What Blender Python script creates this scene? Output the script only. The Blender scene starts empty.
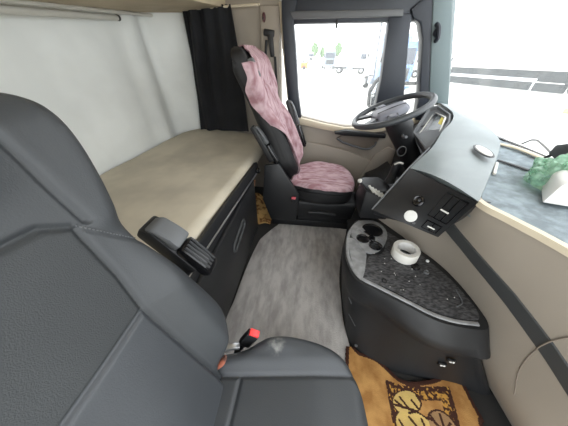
import bpy, bmesh, math, random
import numpy as np
from mathutils import Vector, Matrix, noise
random.seed(7)
COL = bpy.context.scene.collection
PI = math.pi

# ------------------------------------------------------------------ materials
def lin(c):
    return tuple((v/255/12.92 if v/255 <= .04045 else ((v/255+.055)/1.055)**2.4) for v in c) + (1,)

def mat(name, col, rough=.6, metal=0, bump=0, bscale=200, var=0, vscale=6, col2=None, spec=.5, mscale=None, wave=None, trans=0, detail=3, stops=(.38, .66)):
    m = bpy.data.materials.new(name); m.use_nodes = True
    nt = m.node_tree; b = nt.nodes['Principled BSDF']
    b.inputs['Base Color'].default_value = lin(col)
    b.inputs['Roughness'].default_value = rough
    b.inputs['Metallic'].default_value = metal
    b.inputs['Specular IOR Level'].default_value = spec
    tc = nt.nodes.new('ShaderNodeTexCoord')
    if var or col2:
        n = nt.nodes.new('ShaderNodeTexNoise'); n.inputs['Scale'].default_value = vscale; n.inputs['Detail'].default_value = detail
        if mscale:
            mp = nt.nodes.new('ShaderNodeMapping'); mp.inputs['Scale'].default_value = mscale
            nt.links.new(tc.outputs['Object'], mp.inputs['Vector']); nt.links.new(mp.outputs['Vector'], n.inputs['Vector'])
        else: nt.links.new(tc.outputs['Object'], n.inputs['Vector'])
        r = nt.nodes.new('ShaderNodeValToRGB')
        c2 = col2 or tuple(max(0, v*(1-var)) for v in col)
        r.color_ramp.elements[0].position = stops[0]; r.color_ramp.elements[1].position = stops[1]
        r.color_ramp.elements[0].color = lin(c2); r.color_ramp.elements[1].color = lin(col)
        nt.links.new(n.outputs['Fac'], r.inputs['Fac']); nt.links.new(r.outputs['Color'], b.inputs['Base Color'])
    if bump:
        if wave:
            n = nt.nodes.new('ShaderNodeTexWave'); n.inputs['Scale'].default_value = bscale; n.bands_direction = wave
            n.inputs['Distortion'].default_value = 1.0
        else:
            n = nt.nodes.new('ShaderNodeTexNoise'); n.inputs['Scale'].default_value = bscale; n.inputs['Detail'].default_value = 2
        nt.links.new(tc.outputs['Object'], n.inputs['Vector'])
        bp = nt.nodes.new('ShaderNodeBump'); bp.inputs['Strength'].default_value = bump; bp.inputs['Distance'].default_value = .003
        nt.links.new(n.outputs['Fac'], bp.inputs['Height']); nt.links.new(bp.outputs['Normal'], b.inputs['Normal'])
    return m

M = dict(
    beige=mat('beige_plastic', (158, 149, 137), .55, bump=.1, bscale=400),
    beige_dark=mat('beige_recess', (118, 108, 97), .6),
    beige_light=mat('beige_trim', (205, 193, 170), .5),
    lining=mat('roof_lining', (190, 175, 150), .9, bump=.2, bscale=300, var=.08),
    white_sheet=mat('white_sheet', (244, 247, 244), .45, bump=.12, bscale=40, var=.05, vscale=3),
    mattress=mat('mattress_fabric', (208, 199, 180), .9, bump=.25, bscale=500, var=.1, vscale=4),
    black=mat('black_plastic', (30, 31, 33), .45, bump=.1, bscale=500),
    black_soft=mat('black_soft_plastic', (33, 34, 36), .5, bump=.15, bscale=500, var=.2, vscale=9),
    dark=mat('dark_plastic', (26, 27, 29), .5),
    gloss=mat('gloss_black', (18, 18, 20), .2),
    grey_pl=mat('grey_plastic', (92, 94, 96), .5),
    tray_grey=mat('grey_rubber', (152, 153, 154), .6, bump=.25, bscale=260, var=.15, vscale=30),
    tray_tex=mat('ribbed_rubber', (92, 92, 94), .5, bump=.9, bscale=60, col2=(44, 44, 46), vscale=55, mscale=(1, 2.2, 1)),
    hood=mat('hood_sheen_grey', (124, 133, 134), .42, bump=.2, bscale=420, var=.06, vscale=8),  # dark plastic, base colour lightened to carry the windscreen sheen
    dash_dark=mat('dash_charcoal', (62, 64, 65), .5, bump=.12, bscale=420),
    dash_tray=mat('dash_tray_textile', (142, 154, 160), .8, bump=.8, bscale=160, var=.2, vscale=25),
    leather=mat('grey_leather', (57, 60, 63), .5, bump=.18, bscale=330, var=.07, vscale=5),
    leather2=mat('grey_leather_light', (66, 69, 73), .48, bump=.15, bscale=330, var=.07, vscale=5),
    twill=mat('grey_twill', (52, 55, 57), .6, bump=.35, bscale=480, var=.08, vscale=6),
    seatblack=mat('black_seat_fabric', (29, 29, 31), .6, bump=.2, bscale=300, var=.15),
    curtain=mat('black_curtain', (26, 27, 31), .9, bump=.3, bscale=200, var=.2, vscale=10),
    cover=mat('pink_cover', (196, 168, 174), .85, bump=.4, bscale=60, col2=(152, 112, 119), vscale=16, detail=7, stops=(.36, .60), mscale=(.8, 2.6, .8)),
    carpet=mat('grey_carpet', (188, 185, 182), .98, bump=1.0, bscale=170, col2=(157, 153, 151), vscale=26, detail=10, stops=(.34, .62), mscale=(1, .35, 1)),
    floor=mat('floor_rubber', (42, 41, 40), .8, bump=.2, bscale=120),
    white=mat('white_plastic', (228, 228, 224), .4),
    white_paper=mat('white_paper', (235, 234, 230), .8),
    tape=mat('white_tape', (236, 234, 226), .45),
    red=mat('red_button', (226, 62, 62), .4),
    redpink=mat('faded_red_button', (196, 90, 100), .5),
    rust=mat('rust_strap', (150, 84, 62), .7, col2=(90, 60, 50), vscale=60),
    chrome=mat('brushed_metal', (190, 192, 195), .3, metal=.9),
    rail=mat('grey_rail', (200, 198, 190), .4),
    rail_dark=mat('rail_channel', (120, 116, 108), .5),
    frame=mat('window_frame_black', (44, 49, 58), .45, var=.1, vscale=4),
    apillar=mat('pillar_grey', (98, 112, 114), .5, bump=.1, bscale=300),
    wheel=mat('wheel_leather', (64, 67, 70), .4, bump=.15, bscale=400),
    hub=mat('wheel_hub_grey', (136, 138, 148), .5),
    gold=mat('golden_pile', (200, 152, 90), .95, bump=.6, bscale=300, col2=(164, 116, 62), vscale=14),
    brown=mat('brown_pile', (64, 34, 22), .95, bump=.6, bscale=300),
    cream=mat('cream_pile', (224, 192, 116), .95, bump=.6, bscale=300, var=.1, vscale=20),
    tan=mat('tan_pile', (168, 132, 92), .95, bump=.6, bscale=300, var=.1, vscale=20),
    ochre=mat('ochre_pile', (196, 146, 66), .95, bump=.6, bscale=300, col2=(72, 42, 24), vscale=55, detail=5, stops=(.42, .5)),
    scrap=mat('patterned_pile', (206, 166, 104), .95, bump=.4, bscale=200, col2=(120, 76, 38), vscale=24, detail=5, stops=(.4, .55)),
    kraft=mat('brown_paper', (196, 150, 112), .8, col2=(150, 104, 76), vscale=20),
    screen=mat('display_screen', (92, 102, 104), .15, col2=(44, 50, 54), vscale=9),
    yellow=mat('yellow_label', (222, 206, 90), .6),
    concrete=mat('pale_concrete', (224, 221, 212), .9, var=.06, vscale=.4),
    kerb=mat('yellow_paint', (196, 186, 110), .8),
    truckw=mat('truck_white', (226, 228, 230), .35),
    truckb=mat('truck_blue', (96, 128, 170), .35),
    truckg=mat('truck_grey_blue', (128, 138, 152), .4),
    tglass=mat('truck_glass', (42, 52, 66), .1),
    tyre=mat('tyre', (36, 36, 38), .8),
    chassis=mat('chassis_dark', (46, 52, 54), .7, var=.3, vscale=2),
    orange=mat('orange_paint', (222, 120, 50), .6),
    leaf=mat('tree_leaves', (106, 136, 84), .9, col2=(70, 100, 60), vscale=1.5),
    bark=mat('bark', (96, 82, 68), .9),
    wiper=mat('wiper_arm', (74, 68, 66), .5),
)

def mixed(name, build):
    m = bpy.data.materials.new(name); m.use_nodes = True
    nt = m.node_tree; nt.nodes.clear(); out = nt.nodes.new('ShaderNodeOutputMaterial')
    nt.links.new(build(nt), out.inputs['Surface']); return m

def glass_nodes(nt, dust_glare, tint=(1, 1, 1, 1)):
    tr = nt.nodes.new('ShaderNodeBsdfTransparent'); tr.inputs['Color'].default_value = tint
    tl = nt.nodes.new('ShaderNodeBsdfTranslucent'); tl.inputs['Color'].default_value = (.92, .94, .94, 1)
    gl = nt.nodes.new('ShaderNodeBsdfGlossy'); gl.inputs['Roughness'].default_value = .02
    mx = nt.nodes.new('ShaderNodeMixShader'); mx.inputs[0].default_value = dust_glare  # translucent share lays glare haze as well as dust over the view
    nt.links.new(tr.outputs[0], mx.inputs[1]); nt.links.new(tl.outputs[0], mx.inputs[2])
    m2 = nt.nodes.new('ShaderNodeMixShader'); m2.inputs[0].default_value = .03
    nt.links.new(mx.outputs[0], m2.inputs[1]); nt.links.new(gl.outputs[0], m2.inputs[2])
    return m2.outputs[0]
M['glass'] = mixed('dust_glare_glass', lambda nt: glass_nodes(nt, .055))

def bag_nodes(nt):
    tc = nt.nodes.new('ShaderNodeTexCoord')
    n = nt.nodes.new('ShaderNodeTexNoise'); n.inputs['Scale'].default_value = 30
    nt.links.new(tc.outputs['Object'], n.inputs['Vector'])
    p = nt.nodes.new('ShaderNodeBsdfPrincipled'); p.inputs['Base Color'].default_value = lin((190, 218, 200)); p.inputs['Roughness'].default_value = .25
    tl = nt.nodes.new('ShaderNodeBsdfTranslucent'); tl.inputs['Color'].default_value = lin((198, 226, 208))
    tr = nt.nodes.new('ShaderNodeBsdfTransparent'); tr.inputs['Color'].default_value = lin((230, 243, 234))
    a = nt.nodes.new('ShaderNodeMixShader'); a.inputs[0].default_value = .4
    nt.links.new(p.outputs[0], a.inputs[1]); nt.links.new(tl.outputs[0], a.inputs[2])
    b = nt.nodes.new('ShaderNodeMixShader')
    r = nt.nodes.new('ShaderNodeMapRange'); r.inputs[1].default_value = .35; r.inputs[2].default_value = .65; r.inputs[3].default_value = .2; r.inputs[4].default_value = .9
    nt.links.new(n.outputs['Fac'], r.inputs[0]); nt.links.new(r.outputs[0], b.inputs[0])
    nt.links.new(a.outputs[0], b.inputs[1]); nt.links.new(tr.outputs[0], b.inputs[2])
    return b.outputs[0]
M['bag'] = mixed('green_film', bag_nodes)

# ------------------------------------------------------------------ helpers
def wloc(o):
    v = Vector((0, 0, 0))
    while o: v = v + o.location; o = o.parent
    return v

def obj(name, bm, m, parent=None, ang=40, loc=None):
    """link a bmesh (world coordinates) as one mesh object; its origin is its parent's, or its own base"""
    bmesh.ops.recalc_face_normals(bm, faces=bm.faces[:])
    if parent: off = wloc(parent)
    elif loc is not None: off = Vector(loc)
    else:
        xs = [v.co for v in bm.verts]
        off = Vector((sum(v.x for v in xs)/len(xs), sum(v.y for v in xs)/len(xs), min(v.z for v in xs)))
    for v in bm.verts: v.co -= off
    me = bpy.data.meshes.new(name); bm.to_mesh(me); bm.free()
    for p in me.polygons: p.use_smooth = True
    me.set_sharp_from_angle(angle=math.radians(ang))
    for x in (m if isinstance(m, (list, tuple)) else [m]): me.materials.append(M[x] if isinstance(x, str) else x)
    o = bpy.data.objects.new(name, me); COL.objects.link(o)
    if parent: o.parent = parent
    else: o.location = off
    return o

def obj_skin(name, verts, normals, faces, m, parent):
    off = wloc(parent)
    me = bpy.data.meshes.new(name); me.from_pydata([Vector(v)-off for v in verts], [], faces)
    for p in me.polygons: p.use_smooth = True
    me.materials.append(M[m]); me.update()
    me.normals_split_custom_set_from_vertices(normals)
    o = bpy.data.objects.new(name, me); COL.objects.link(o); o.parent = parent
    return o

def skins(V, NI, NJ, key, f, ms, root, up):
    """split one smooth height grid V into named upholstery panels that keep its normals"""
    P = np.array([[f(*V[i, j]) for j in range(NJ+1)] for i in range(NI+1)], float)
    du = np.gradient(P, axis=0); dv = np.gradient(P, axis=1); N = np.cross(du, dv)
    N /= np.linalg.norm(N, axis=2, keepdims=True)+1e-12
    flip = (N[:, :, up].mean() < 0)
    if flip: N = -N
    groups = {}
    for j in range(NJ):
        for i in range(NI):
            c = [sum(V[p][k] for p in ((i, j), (i+1, j), (i+1, j+1), (i, j+1)))/4 for k in range(3)]
            groups.setdefault(key(c), []).append((i, j))
    for (n, side), cells in groups.items():
        ix = {}; vs = []; ns = []; fs = []
        for i, j in cells:
            q = []
            for p in ((i, j), (i+1, j), (i+1, j+1), (i, j+1)):
                if p not in ix: ix[p] = len(vs); vs.append(P[p]); ns.append(N[p])
                q.append(ix[p])
            fs.append(q[::-1] if flip else q)
        obj_skin(n, vs, [tuple(x) for x in ns], fs, ms[n], root)

def tag(o, label=None, cat=None, group=None, kind=None):
    if label: o['label'] = label
    if cat: o['category'] = cat
    if group: o['group'] = group
    if kind: o['kind'] = kind
    return o

def thing(name, loc, label, cat, group=None):
    o = bpy.data.objects.new(name, None); COL.objects.link(o); o.location = loc; o.empty_display_size = .1
    return tag(o, label, cat, group)

def struct(name, bm, m, parent=None, ang=40):
    o = obj(name, bm, m, parent, ang)
    if not parent: o['kind'] = 'structure'
    return o

def sub(bm, src):
    me = bpy.data.meshes.new('tmp'); src.to_mesh(me); src.free(); bm.from_mesh(me); bpy.data.meshes.remove(me)

def box(c, s, bev=0, rot=None, bm=None, seg=2):
    b = bmesh.new(); bmesh.ops.create_cube(b, size=1)
    for v in b.verts: v.co = Vector((v.co.x*s[0], v.co.y*s[1], v.co.z*s[2]))
    if bev: bmesh.ops.bevel(b, geom=b.edges[:], offset=bev, segments=seg, profile=.5, affect='EDGES')
    R = rot if rot is not None else Matrix.Identity(3)
    for v in b.verts: v.co = R @ v.co + Vector(c)
    if bm is None: return b
    sub(bm, b); return bm

def prism(pts, axis, a, b_, bev=0, bm=None, seg=2):
    """polygon pts (2-D) extruded along axis from a to b_"""
    b = bmesh.new()
    def P(p, t):
        return {'x': (t, p[0], p[1]), 'y': (p[0], t, p[1]), 'z': (p[0], p[1], t)}[axis]
    f0 = [b.verts.new(P(p, a)) for p in pts]; f1 = [b.verts.new(P(p, b_)) for p in pts]
    b.faces.new(f0); b.faces.new(f1[::-1])
    for i in range(len(pts)):
        j = (i+1) % len(pts); b.faces.new((f0[i], f0[j], f1[j], f1[i]))
    if bev:
        bmesh.ops.recalc_face_normals(b, faces=b.faces[:])
        bmesh.ops.bevel(b, geom=b.edges[:], offset=bev, segments=seg, profile=.5, affect='EDGES')
    if bm is None: return b
    sub(bm, b); return bm

def loft(rings, cap=True, bm=None, closed=True):
    b = bm if bm is not None else bmesh.new()
    R = [[b.verts.new(p) for p in r] for r in rings]
    n = len(R[0])
    for k in range(len(R)-1):
        for i in range(n if closed else n-1):
            j = (i+1) % n
            try: b.faces.new((R[k][i], R[k][j], R[k+1][j], R[k+1][i]))
            except ValueError: pass
    if cap:
        b.faces.new(R[0][::-1]); b.faces.new(R[-1])
    return b

def catmull(pts, n=6, closed=False):
    P = [Vector(p) for p in pts]; out = []; N = len(P)
    rng = range(N if closed else N-1)
    for i in rng:
        p0 = P[(i-1) % N] if closed or i > 0 else P[0]*2-P[1]
        p1 = P[i]; p2 = P[(i+1) % N]
        p3 = P[(i+2) % N] if closed or i+2 < N else P[-1]*2-P[-2]
        for k in range(n):
            t = k/n
            out.append(.5*((2*p1)+(p2-p0)*t+(2*p0-5*p1+4*p2-p3)*t*t+(3*p1-p0-3*p2+p3)*t**3))
    if not closed: out.append(P[-1].copy())
    return out

def tube(pts, r, n=8, bm=None, closed=False, flat=1.0):
    b = bm if bm is not None else bmesh.new()
    P = [Vector(p) for p in pts]; N = len(P)
    rad = r if isinstance(r, (list, tuple)) else [r]*N
    rings = []; up = None
    for i in range(N):
        d = (P[(i+1) % N]-P[i-1]) if closed else (P[min(i+1, N-1)]-P[max(i-1, 0)])
        d.normalize()
        if up is None: up = Vector((0, 0, 1)) if abs(d.z) < .9 else Vector((1, 0, 0))
        s = d.cross(up).normalized(); up = s.cross(d).normalized()
        rings.append([P[i]+s*math.cos(2*PI*k/n)*rad[i]+up*math.sin(2*PI*k/n)*rad[i]*flat for k in range(n)])
    if closed:
        loft(rings+[rings[0]], cap=False, bm=b); bmesh.ops.remove_doubles(b, verts=b.verts[:], dist=1e-6)
    else: loft(rings, bm=b)
    return b

def lathe(prof, origin, axis=(0, 0, 1), n=32, bm=None, cap=True):
    """prof: (radius, height) along axis"""
    ax = Vector(axis).normalized(); q = Vector((0, 0, 1)).rotation_difference(ax)
    rings = [[Vector(origin)+q @ Vector((r*math.cos(2*PI*k/n), r*math.sin(2*PI*k/n), h)) for k in range(n)] for r, h in prof]
    return loft(rings, cap=cap, bm=bm)

def grid(rows, thick=0, bm=None):
    b = bmesh.new(); loft(rows, cap=False, bm=b, closed=False)
    bmesh.ops.recalc_face_normals(b, faces=b.faces[:])
    if thick: bmesh.ops.solidify(b, geom=b.faces[:], thickness=thick)
    if bm is None: return b
    sub(bm, b); return bm

def sm(t):
    t = min(1, max(0, t)); return t*t*(3-2*t)
def fall(e, r):
    if e >= r: return 0
    e = max(e, 0); return r-math.sqrt(max(0, r*r-(r-e)**2))
def ip(x, xs, ys): return float(np.interp(x, xs, ys))
def ipc(x, xs, ys):
    if x <= xs[0]: return ys[0]
    if x >= xs[-1]: return ys[-1]
    i = max(0, min(len(xs)-2, int(np.searchsorted(xs, x))-1))
    def sl(k):
        if k == 0: return (ys[1]-ys[0])/(xs[1]-xs[0])
        if k == len(xs)-1: return (ys[-1]-ys[-2])/(xs[-1]-xs[-2])
        return (ys[k+1]-ys[k-1])/(xs[k+1]-xs[k-1])
    h = xs[i+1]-xs[i]; t = (x-xs[i])/h
    return ys[i]*(2*t**3-3*t*t+1)+h*sl(i)*(t**3-2*t*t+t)+ys[i+1]*(-2*t**3+3*t*t)+h*sl(i+1)*(t**3-t*t)
def copy_tree(o, parent=None):
    c = o.copy(); COL.objects.link(c); c.parent = parent
    for ch in list(o.children): copy_tree(ch, c)
    return c
def rotm(x=0, y=0, z=0):
    return (Matrix.Rotation(z, 3, 'Z') @ Matrix.Rotation(y, 3, 'Y') @ Matrix.Rotation(x, 3, 'X'))

# ------------------------------------------------------------------ the setting
# x: towards the windscreen, y: from the passenger side to the driver side, z: up; cab floor at z = 0
struct('floor', box((-.02, .93, -.03), (2.7, 2.6, .06)), 'floor')
b = box((-1.43, .93, .9), (.06, 2.6, 1.9)); struct('wall_back', b, 'beige')
# driver side wall behind the door, with the pillar
b = prism([(-1.4, 0), (-.30, 0), (-.30, 1.75), (-1.4, 1.75)], 'y', 2.15, 2.23)
struct('wall_left', b, 'beige')
b = prism([(-1.4, -.2), (-.62, -.2), (-.62, 1.75), (-1.4, 1.75)], 'y', -.36, -.3)
struct('wall_right', b, 'beige')
b = prism([(1.07, -.1), (1.17, -.1), (1.17, .84), (1.07, .84)], 'y', -.3, 2.2)
struct('wall_front', b, 'black')
# roof: low rear part over the bunk, high front part
b = box((-.31, .93, 1.79), (2.2, 2.6, .05)); struct('ceiling', b, 'lining')
# beige roof box over the bunk, underside sloping like the photographed header
low = [[(-1.40, -.3, 1.35), (-1.40, 1.0, 1.425), (-1.40, 1.65, 1.47), (-1.40, 2.15, 1.515)],
       [(-1.1, -.3, 1.36), (-1.1, 1.0, 1.43), (-1.1, 1.65, 1.475), (-1.1, 2.15, 1.515)],
       [(-.72, -.3, 1.40), (-.72, 1.0, 1.46), (-.72, 1.65, 1.50), (-.72, 2.15, 1.54)]]
bm = bmesh.new()
top = [[(p[0], p[1], 1.765) for p in r] for r in low]
loft([low[0]+top[0][::-1], low[1]+top[1][::-1], low[2]+top[2][::-1]], bm=bm)
struct('trim_1', bm, 'lining')
# cream door seal strip between pillar and window frame
b = tube(catmull([(-.30, 2.13, 1.56), (-.285, 2.13, 1.4), (-.25, 2.13, 1.1), (-.215, 2.13, .8), (-.20, 2.13, .5)], 5), .013, 8)
struct('trim_2', b, 'beige_light')
# pillar panel, raised, with a shadow gap to the wall
b = prism([(-.47, .55), (-.305, .55), (-.305, 1.54), (-.45, 1.54)], 'y', 2.11, 2.15, .01)
struct('trim_3', b, 'beige')
# A pillar
b = prism([(.70, 1.6), (.845, 1.6), (1.085, .92), (.93, .92)], 'y', 2.06, 2.17, .012)
struct('trim_4', b, 'apillar')
b = tube(catmull([(.79, 2.06, 1.42), (.80, 2.03, 1.40), (.815, 2.03, 1.35), (.82, 2.06, 1.33)], 5), .014, 8)
lathe([(.022, -.01), (.026, 0), (.018, .012)], (.807, 2.05, 1.375), (0, -1, 0), 16, bm=b)
tag(obj('grab_handle', b, 'frame'), 'small dark grab handle knob on the grey pillar beside the windscreen', 'handle')
# windscreen
def ws(y, z, o=0): return (1.075-.385*(z-.93)+o, y, z)
b = grid([[ws(-.3, z), ws(.9, z), ws(2.1, z)] for z in (.86, 1.2, 1.765)], .005)
struct('window_1', b, 'glass')

# driver door
door = thing('door_1', (.3, 2.14, 0), None, None); door['kind'] = 'structure'
sill = [(-.30, .83), (-.12, .80), (.10, .755), (.3, .725), (.55, .735), (.75, .78), (1.0, .86)]
b = prism([(-.28, .02), (1.0, .02)]+[(x, z) for x, z in sill[::-1]], 'y', 2.12, 2.2, .015)
obj('door_panel', b, 'beige', door)
b = prism([(-.20, .80), (-.12, .79), (.10, .745), (.3, .715), (.55, .725), (.75, .77), (.98, .85), (.98, .80), (.75, .72), (.55, .675), (.3, .665), (.1, .69), (-.18, .74)], 'y', 2.08, 2.13, .012)
obj('door_ledge', b, 'beige_light', door)
# lower darker swoop panel
b = prism([(-.24, .05), (.74, .05), (.74, .19), (.69, .30), (.62, .385), (.5, .45), (.36, .50), (.15, .545), (-.2, .59)], 'y', 2.09, 2.125, .012)
obj('door_pocket', b, 'beige', door)
b = prism([(.5, .05), (.82, .05), (.82, .52), (.72, .56), (.62, .48), (.55, .3)], 'y', 2.075, 2.1, .012)
obj('door_speaker_panel', b, 'beige', door)
b = prism([(.20, .685), (.30, .705), (.66, .68), (.66, .645), (.3, .655), (.21, .665)], 'y', 2.04, 2.10, .008)
obj('armrest', b, 'black', door)
b = prism([(.235, .61), (.28, .648), (.62, .635), (.60, .57), (.52, .53), (.40, .545)], 'y', 2.085, 2.115, .006)
h = obj('handle_recess', b, 'beige_dark', door)
b = tube(catmull([(.24, 2.08, .62), (.30, 2.075, .585), (.42, 2.075, .55), (.52, 2.075, .53), (.58, 2.08, .555), (.60, 2.08, .60)], 5), .010, 8)
tag(obj('door_handle', b, 'grey_pl', door), 'grey pull handle')
# window frame: posts, header, divider in one black frame
bm = bmesh.new()
prism([(-.285, 1.60), (-.175, 1.56), (-.195, 1.44), (-.175, 1.3), (-.145, 1.0), (-.105, .79), (-.21, .79), (-.25, 1.1), (-.283, 1.45)], 'y', 2.07, 2.17, .01, bm)
prism([(-.20, 1.60), (.72, 1.60), (.71, 1.44), (-.20, 1.435)], 'y', 2.09, 2.17, .01, bm)
prism([(.47, 1.48), (.62, 1.48), (.64, 1.36), (.765, .80), (.52, .76), (.515, 1.1)], 'y', 2.08, 2.16, .01, bm)
prism([(.60, 1.50), (.72, 1.60), (.76, 1.55), (.86, 1.30), (.985, .90), (.99, .80), (.87, .80), (.835, 1.0), (.735, 1.335), (.685, 1.43), (.63, 1.455)], 'y', 2.07, 2.165, .01, bm)
obj('window_frame', bm, 'frame', door)
b = prism([(-.22, 1.50), (.55, 1.50), (.56, 1.462), (-.2, 1.458)], 'y', 2.055, 2.10, .008)
tag(obj('window_blind', b, 'grey_pl', door), 'grey rolled blind strip along the window head')
b = box((.117, 2.085, 1.43), (.014, .012, .05), .003)
obj('blind_hook', b, 'dark', door)
b = prism([(-.2, 1.47), (.95, 1.47), (.95, .76), (-.2, .73)], 'y', 2.13, 2.135)
g = obj('window_2', b, 'glass', door)

# ------------------------------------------------------------------ white sheet on the back wall
def wallx(y, z):
    x = ip(y, [-.3, .9, 1.2, 1.5, 1.75, 1.95, 2.03, 2.08, 2.13], [-1.385, -1.38, -1.37, -1.335, -1.30, -1.265, -1.20, -1.12, -1.07])
    x += .012*math.sin(y*7+z*3)*math.exp(-((z-.9)/.6)**2)
    k = sm((y-1.55)/.25)*(1-sm((y-2.0)/.1))
    x -= .03*k*math.exp(-((y-1.98+.10*(z-1))/.05)**2)
    x += .02*k*math.sin(y*22)
    return x
def ceil_z(y): return ip(y, [-.3, 1.0, 1.65, 2.15], [1.352, 1.427, 1.472, 1.515])
rows = []
for k in range(32):
    r = []
    for i in range(91):
        y = -.28+i*(2.41/90); z0 = .60; z = z0+(ceil_z(y)-z0)*k/31
        r.append((wallx(y, z), y, z))
    rows.append(r)
sheet = thing('wall_sheet', (-1.37, .9, .6), 'glossy white sheet lining the back wall above the beige bunk', 'wall lining')
obj('sheet', grid(rows, .006), 'white_sheet', sheet, 60)
# rails under the roof header
def rail_thing(p, q, r, label, end):
    t = thing('ceiling_rail', p, label, 'rail', 'rails under the roof header')
    obj('bar', tube([p, tuple((Vector(p)+Vector(q))/2), q], r, 12), 'rail', t)
    e = Vector(q); d = (Vector(q)-Vector(p)).normalized()
    bm = tube([e-d*.004, e+d*end], r*1.12 if end < .014 else .014, 12)
    tag(obj('end_cap', bm, 'dark', t), 'dark end cap'); return t
rail_thing((-1.27, -.25, 1.318), (-1.27, 1.66, 1.438), .014, 'lower thicker grey rail along the top of the white sheet', .012)
rail_thing((-1.24, -.25, 1.343), (-1.24, 2.02, 1.487), .009, 'thin upper rail under the beige roof with a black end hook', .016)
# curtain and its rail
cr = thing('curtain_rail', (-.8, 2.07, 1.53), 'short pale rail above the black curtain', 'rail')
obj('bar', tube([(-1.05, 2.07, 1.522), (-.8, 2.07, 1.53), (-.44, 2.07, 1.54)], .008, 10), 'beige_light', cr)
ct = thing('curtain', (-.85, 2.06, .63), 'black curtain hanging in folds at the far end of the bunk', 'curtain')
rows = []
for k in range(26):
    t = k/25; z = 1.535-t*.905; r = []
    wL = ip(t, [0, .3, .7, 1], [-1.03, -1.04, -1.06, -1.08]); wR = ip(t, [0, .3, 1], [-.65, -.62, -.60])
    for i in range(61):
        s = i/60; x = wL+(wR-wL)*s
        a = .028*(.6+.4*t)
        y = 2.065+a*math.sin(s*2*PI*3.3+.9*math.sin(t*3)+s*2)*(.55+.45*math.sin(s*5+1))+.007*math.sin(s*23+t*4)+.006*noise.noise((s*7, t*4, 0))
        r.append((x, y-.03*t, z+.035*t+.01*math.sin(s*2*PI*5.2)*(t < .02)))
    rows.append(r)
obj('curtain_cloth', grid(rows, .006), 'curtain', ct, 70)
for x in (-.98, -.9, -.82, -.74, -.69): obj('curtain_hook', tube([(x+.015*math.cos(2*PI*k/12), 2.07, 1.53+.015*math.sin(2*PI*k/12)) for k in range(12)], .0025, 6, None, True), 'dark', ct)

# ------------------------------------------------------------------ bunk
def fx(y): return ip(y, [-.3, .6, 1.5, 2.1], [-.495, -.475, -.42, -.40])
rows = []
for i in range(40):
    y = -.27+i*(2.38/39); a = ip(y, [-.3, .9, 1.2, 1.5, 1.75, 1.95, 2.13], [-1.36, -1.355, -1.345, -1.30, -1.255, -1.20, -1.05]); c = fx(y)
    r = []
    for k in range(30):
        s = k/29; x = a+(c-a)*s
        z = .622-.004*math.sin(y*5+x*7)-.003*noise.noise((x*9, y*9, 0))
        z += .045*sm((y-1.35)/.7)*sm((-.62-x)/.45)
        z -= fall((c-x), .035)*.9
        r.append((x, y, z))
    rows.append(r+[(c-.004, y, .55), (a+.01, y, .55)])
bk = thing('bunk_mattress', (-.9, .9, .55), 'beige fabric mattress of the sleeping bunk below the white sheet', 'mattress')
obj('mattress', loft(rows), 'mattress', bk, 50)
st = thing('bunk_storage_box', (-.9, .9, 0), 'black storage box front under the beige bunk with a long slot handle', 'storage box')
b = prism([(-1.36, 0.0), (-.43, 0.0), (-.43, .55), (-1.36, .55)], 'y', -.28, 1.44, .008); obj('body', b, 'black', st)
b = prism([(-1.36, 0.0), (-.62, 0.0), (-.62, .55), (-1.36, .55)], 'y', 1.442, 2.12, .008); obj('body', b, 'black', st)
# edge rail that holds the mattress
bm = loft([[(fx(y)+o, y, z) for o, z in ((.004, .60), (.026, .606), (.034, .585), (.034, .535), (.004, .53))] for y in (-.27, .3, .8, 1.2, 1.47)])
obj('edge_rail', bm, 'dark', st)
bm = tube([(fx(y)+.040, y, .545) for y in (.3, .6, .9, 1.2, 1.42)], .005, 8)
tag(obj('metal_strip', bm, 'chrome', st), 'thin shiny strip')
bm = lathe([(.016, 0), (.022, .006), (.022, .02), (.014, .026)], (-.39, 1.42, .56), (1, 0, 0), 16)
obj('rail_knob', bm, 'gloss', st)
dr = obj('drawer', prism([(.33, .03), (1.40, .03), (1.40, .50), (.33, .50)], 'x', -.432, -.405, .012), 'black_soft', st)
# slot handle: raised rim around a dark recess
ring = []
for k in range(32):
    a = 2*PI*k/32; ring.append((-.402, .945+(.085*(1 if math.cos(a) > 0 else -1)+.03*math.cos(a)), .345+.03*math.sin(a)+.18*(.085*(1 if math.cos(a) > 0 else -1))))
obj('slot_rim', tube(ring, .009, 8, closed=True), 'dash_dark', dr)
bm = bmesh.new(); f = [bm.verts.new((-.4035, p[1], p[2])) for p in ring]; g0 = bm.faces.new(f)
ex = bmesh.ops.extrude_face_region(bm, geom=[g0]); bmesh.ops.translate(bm, verts=[v for v in ex['geom'] if isinstance(v, bmesh.types.BMVert)], vec=(-.004, 0, 0))
obj('slot', bm, 'dark', dr)

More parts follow.
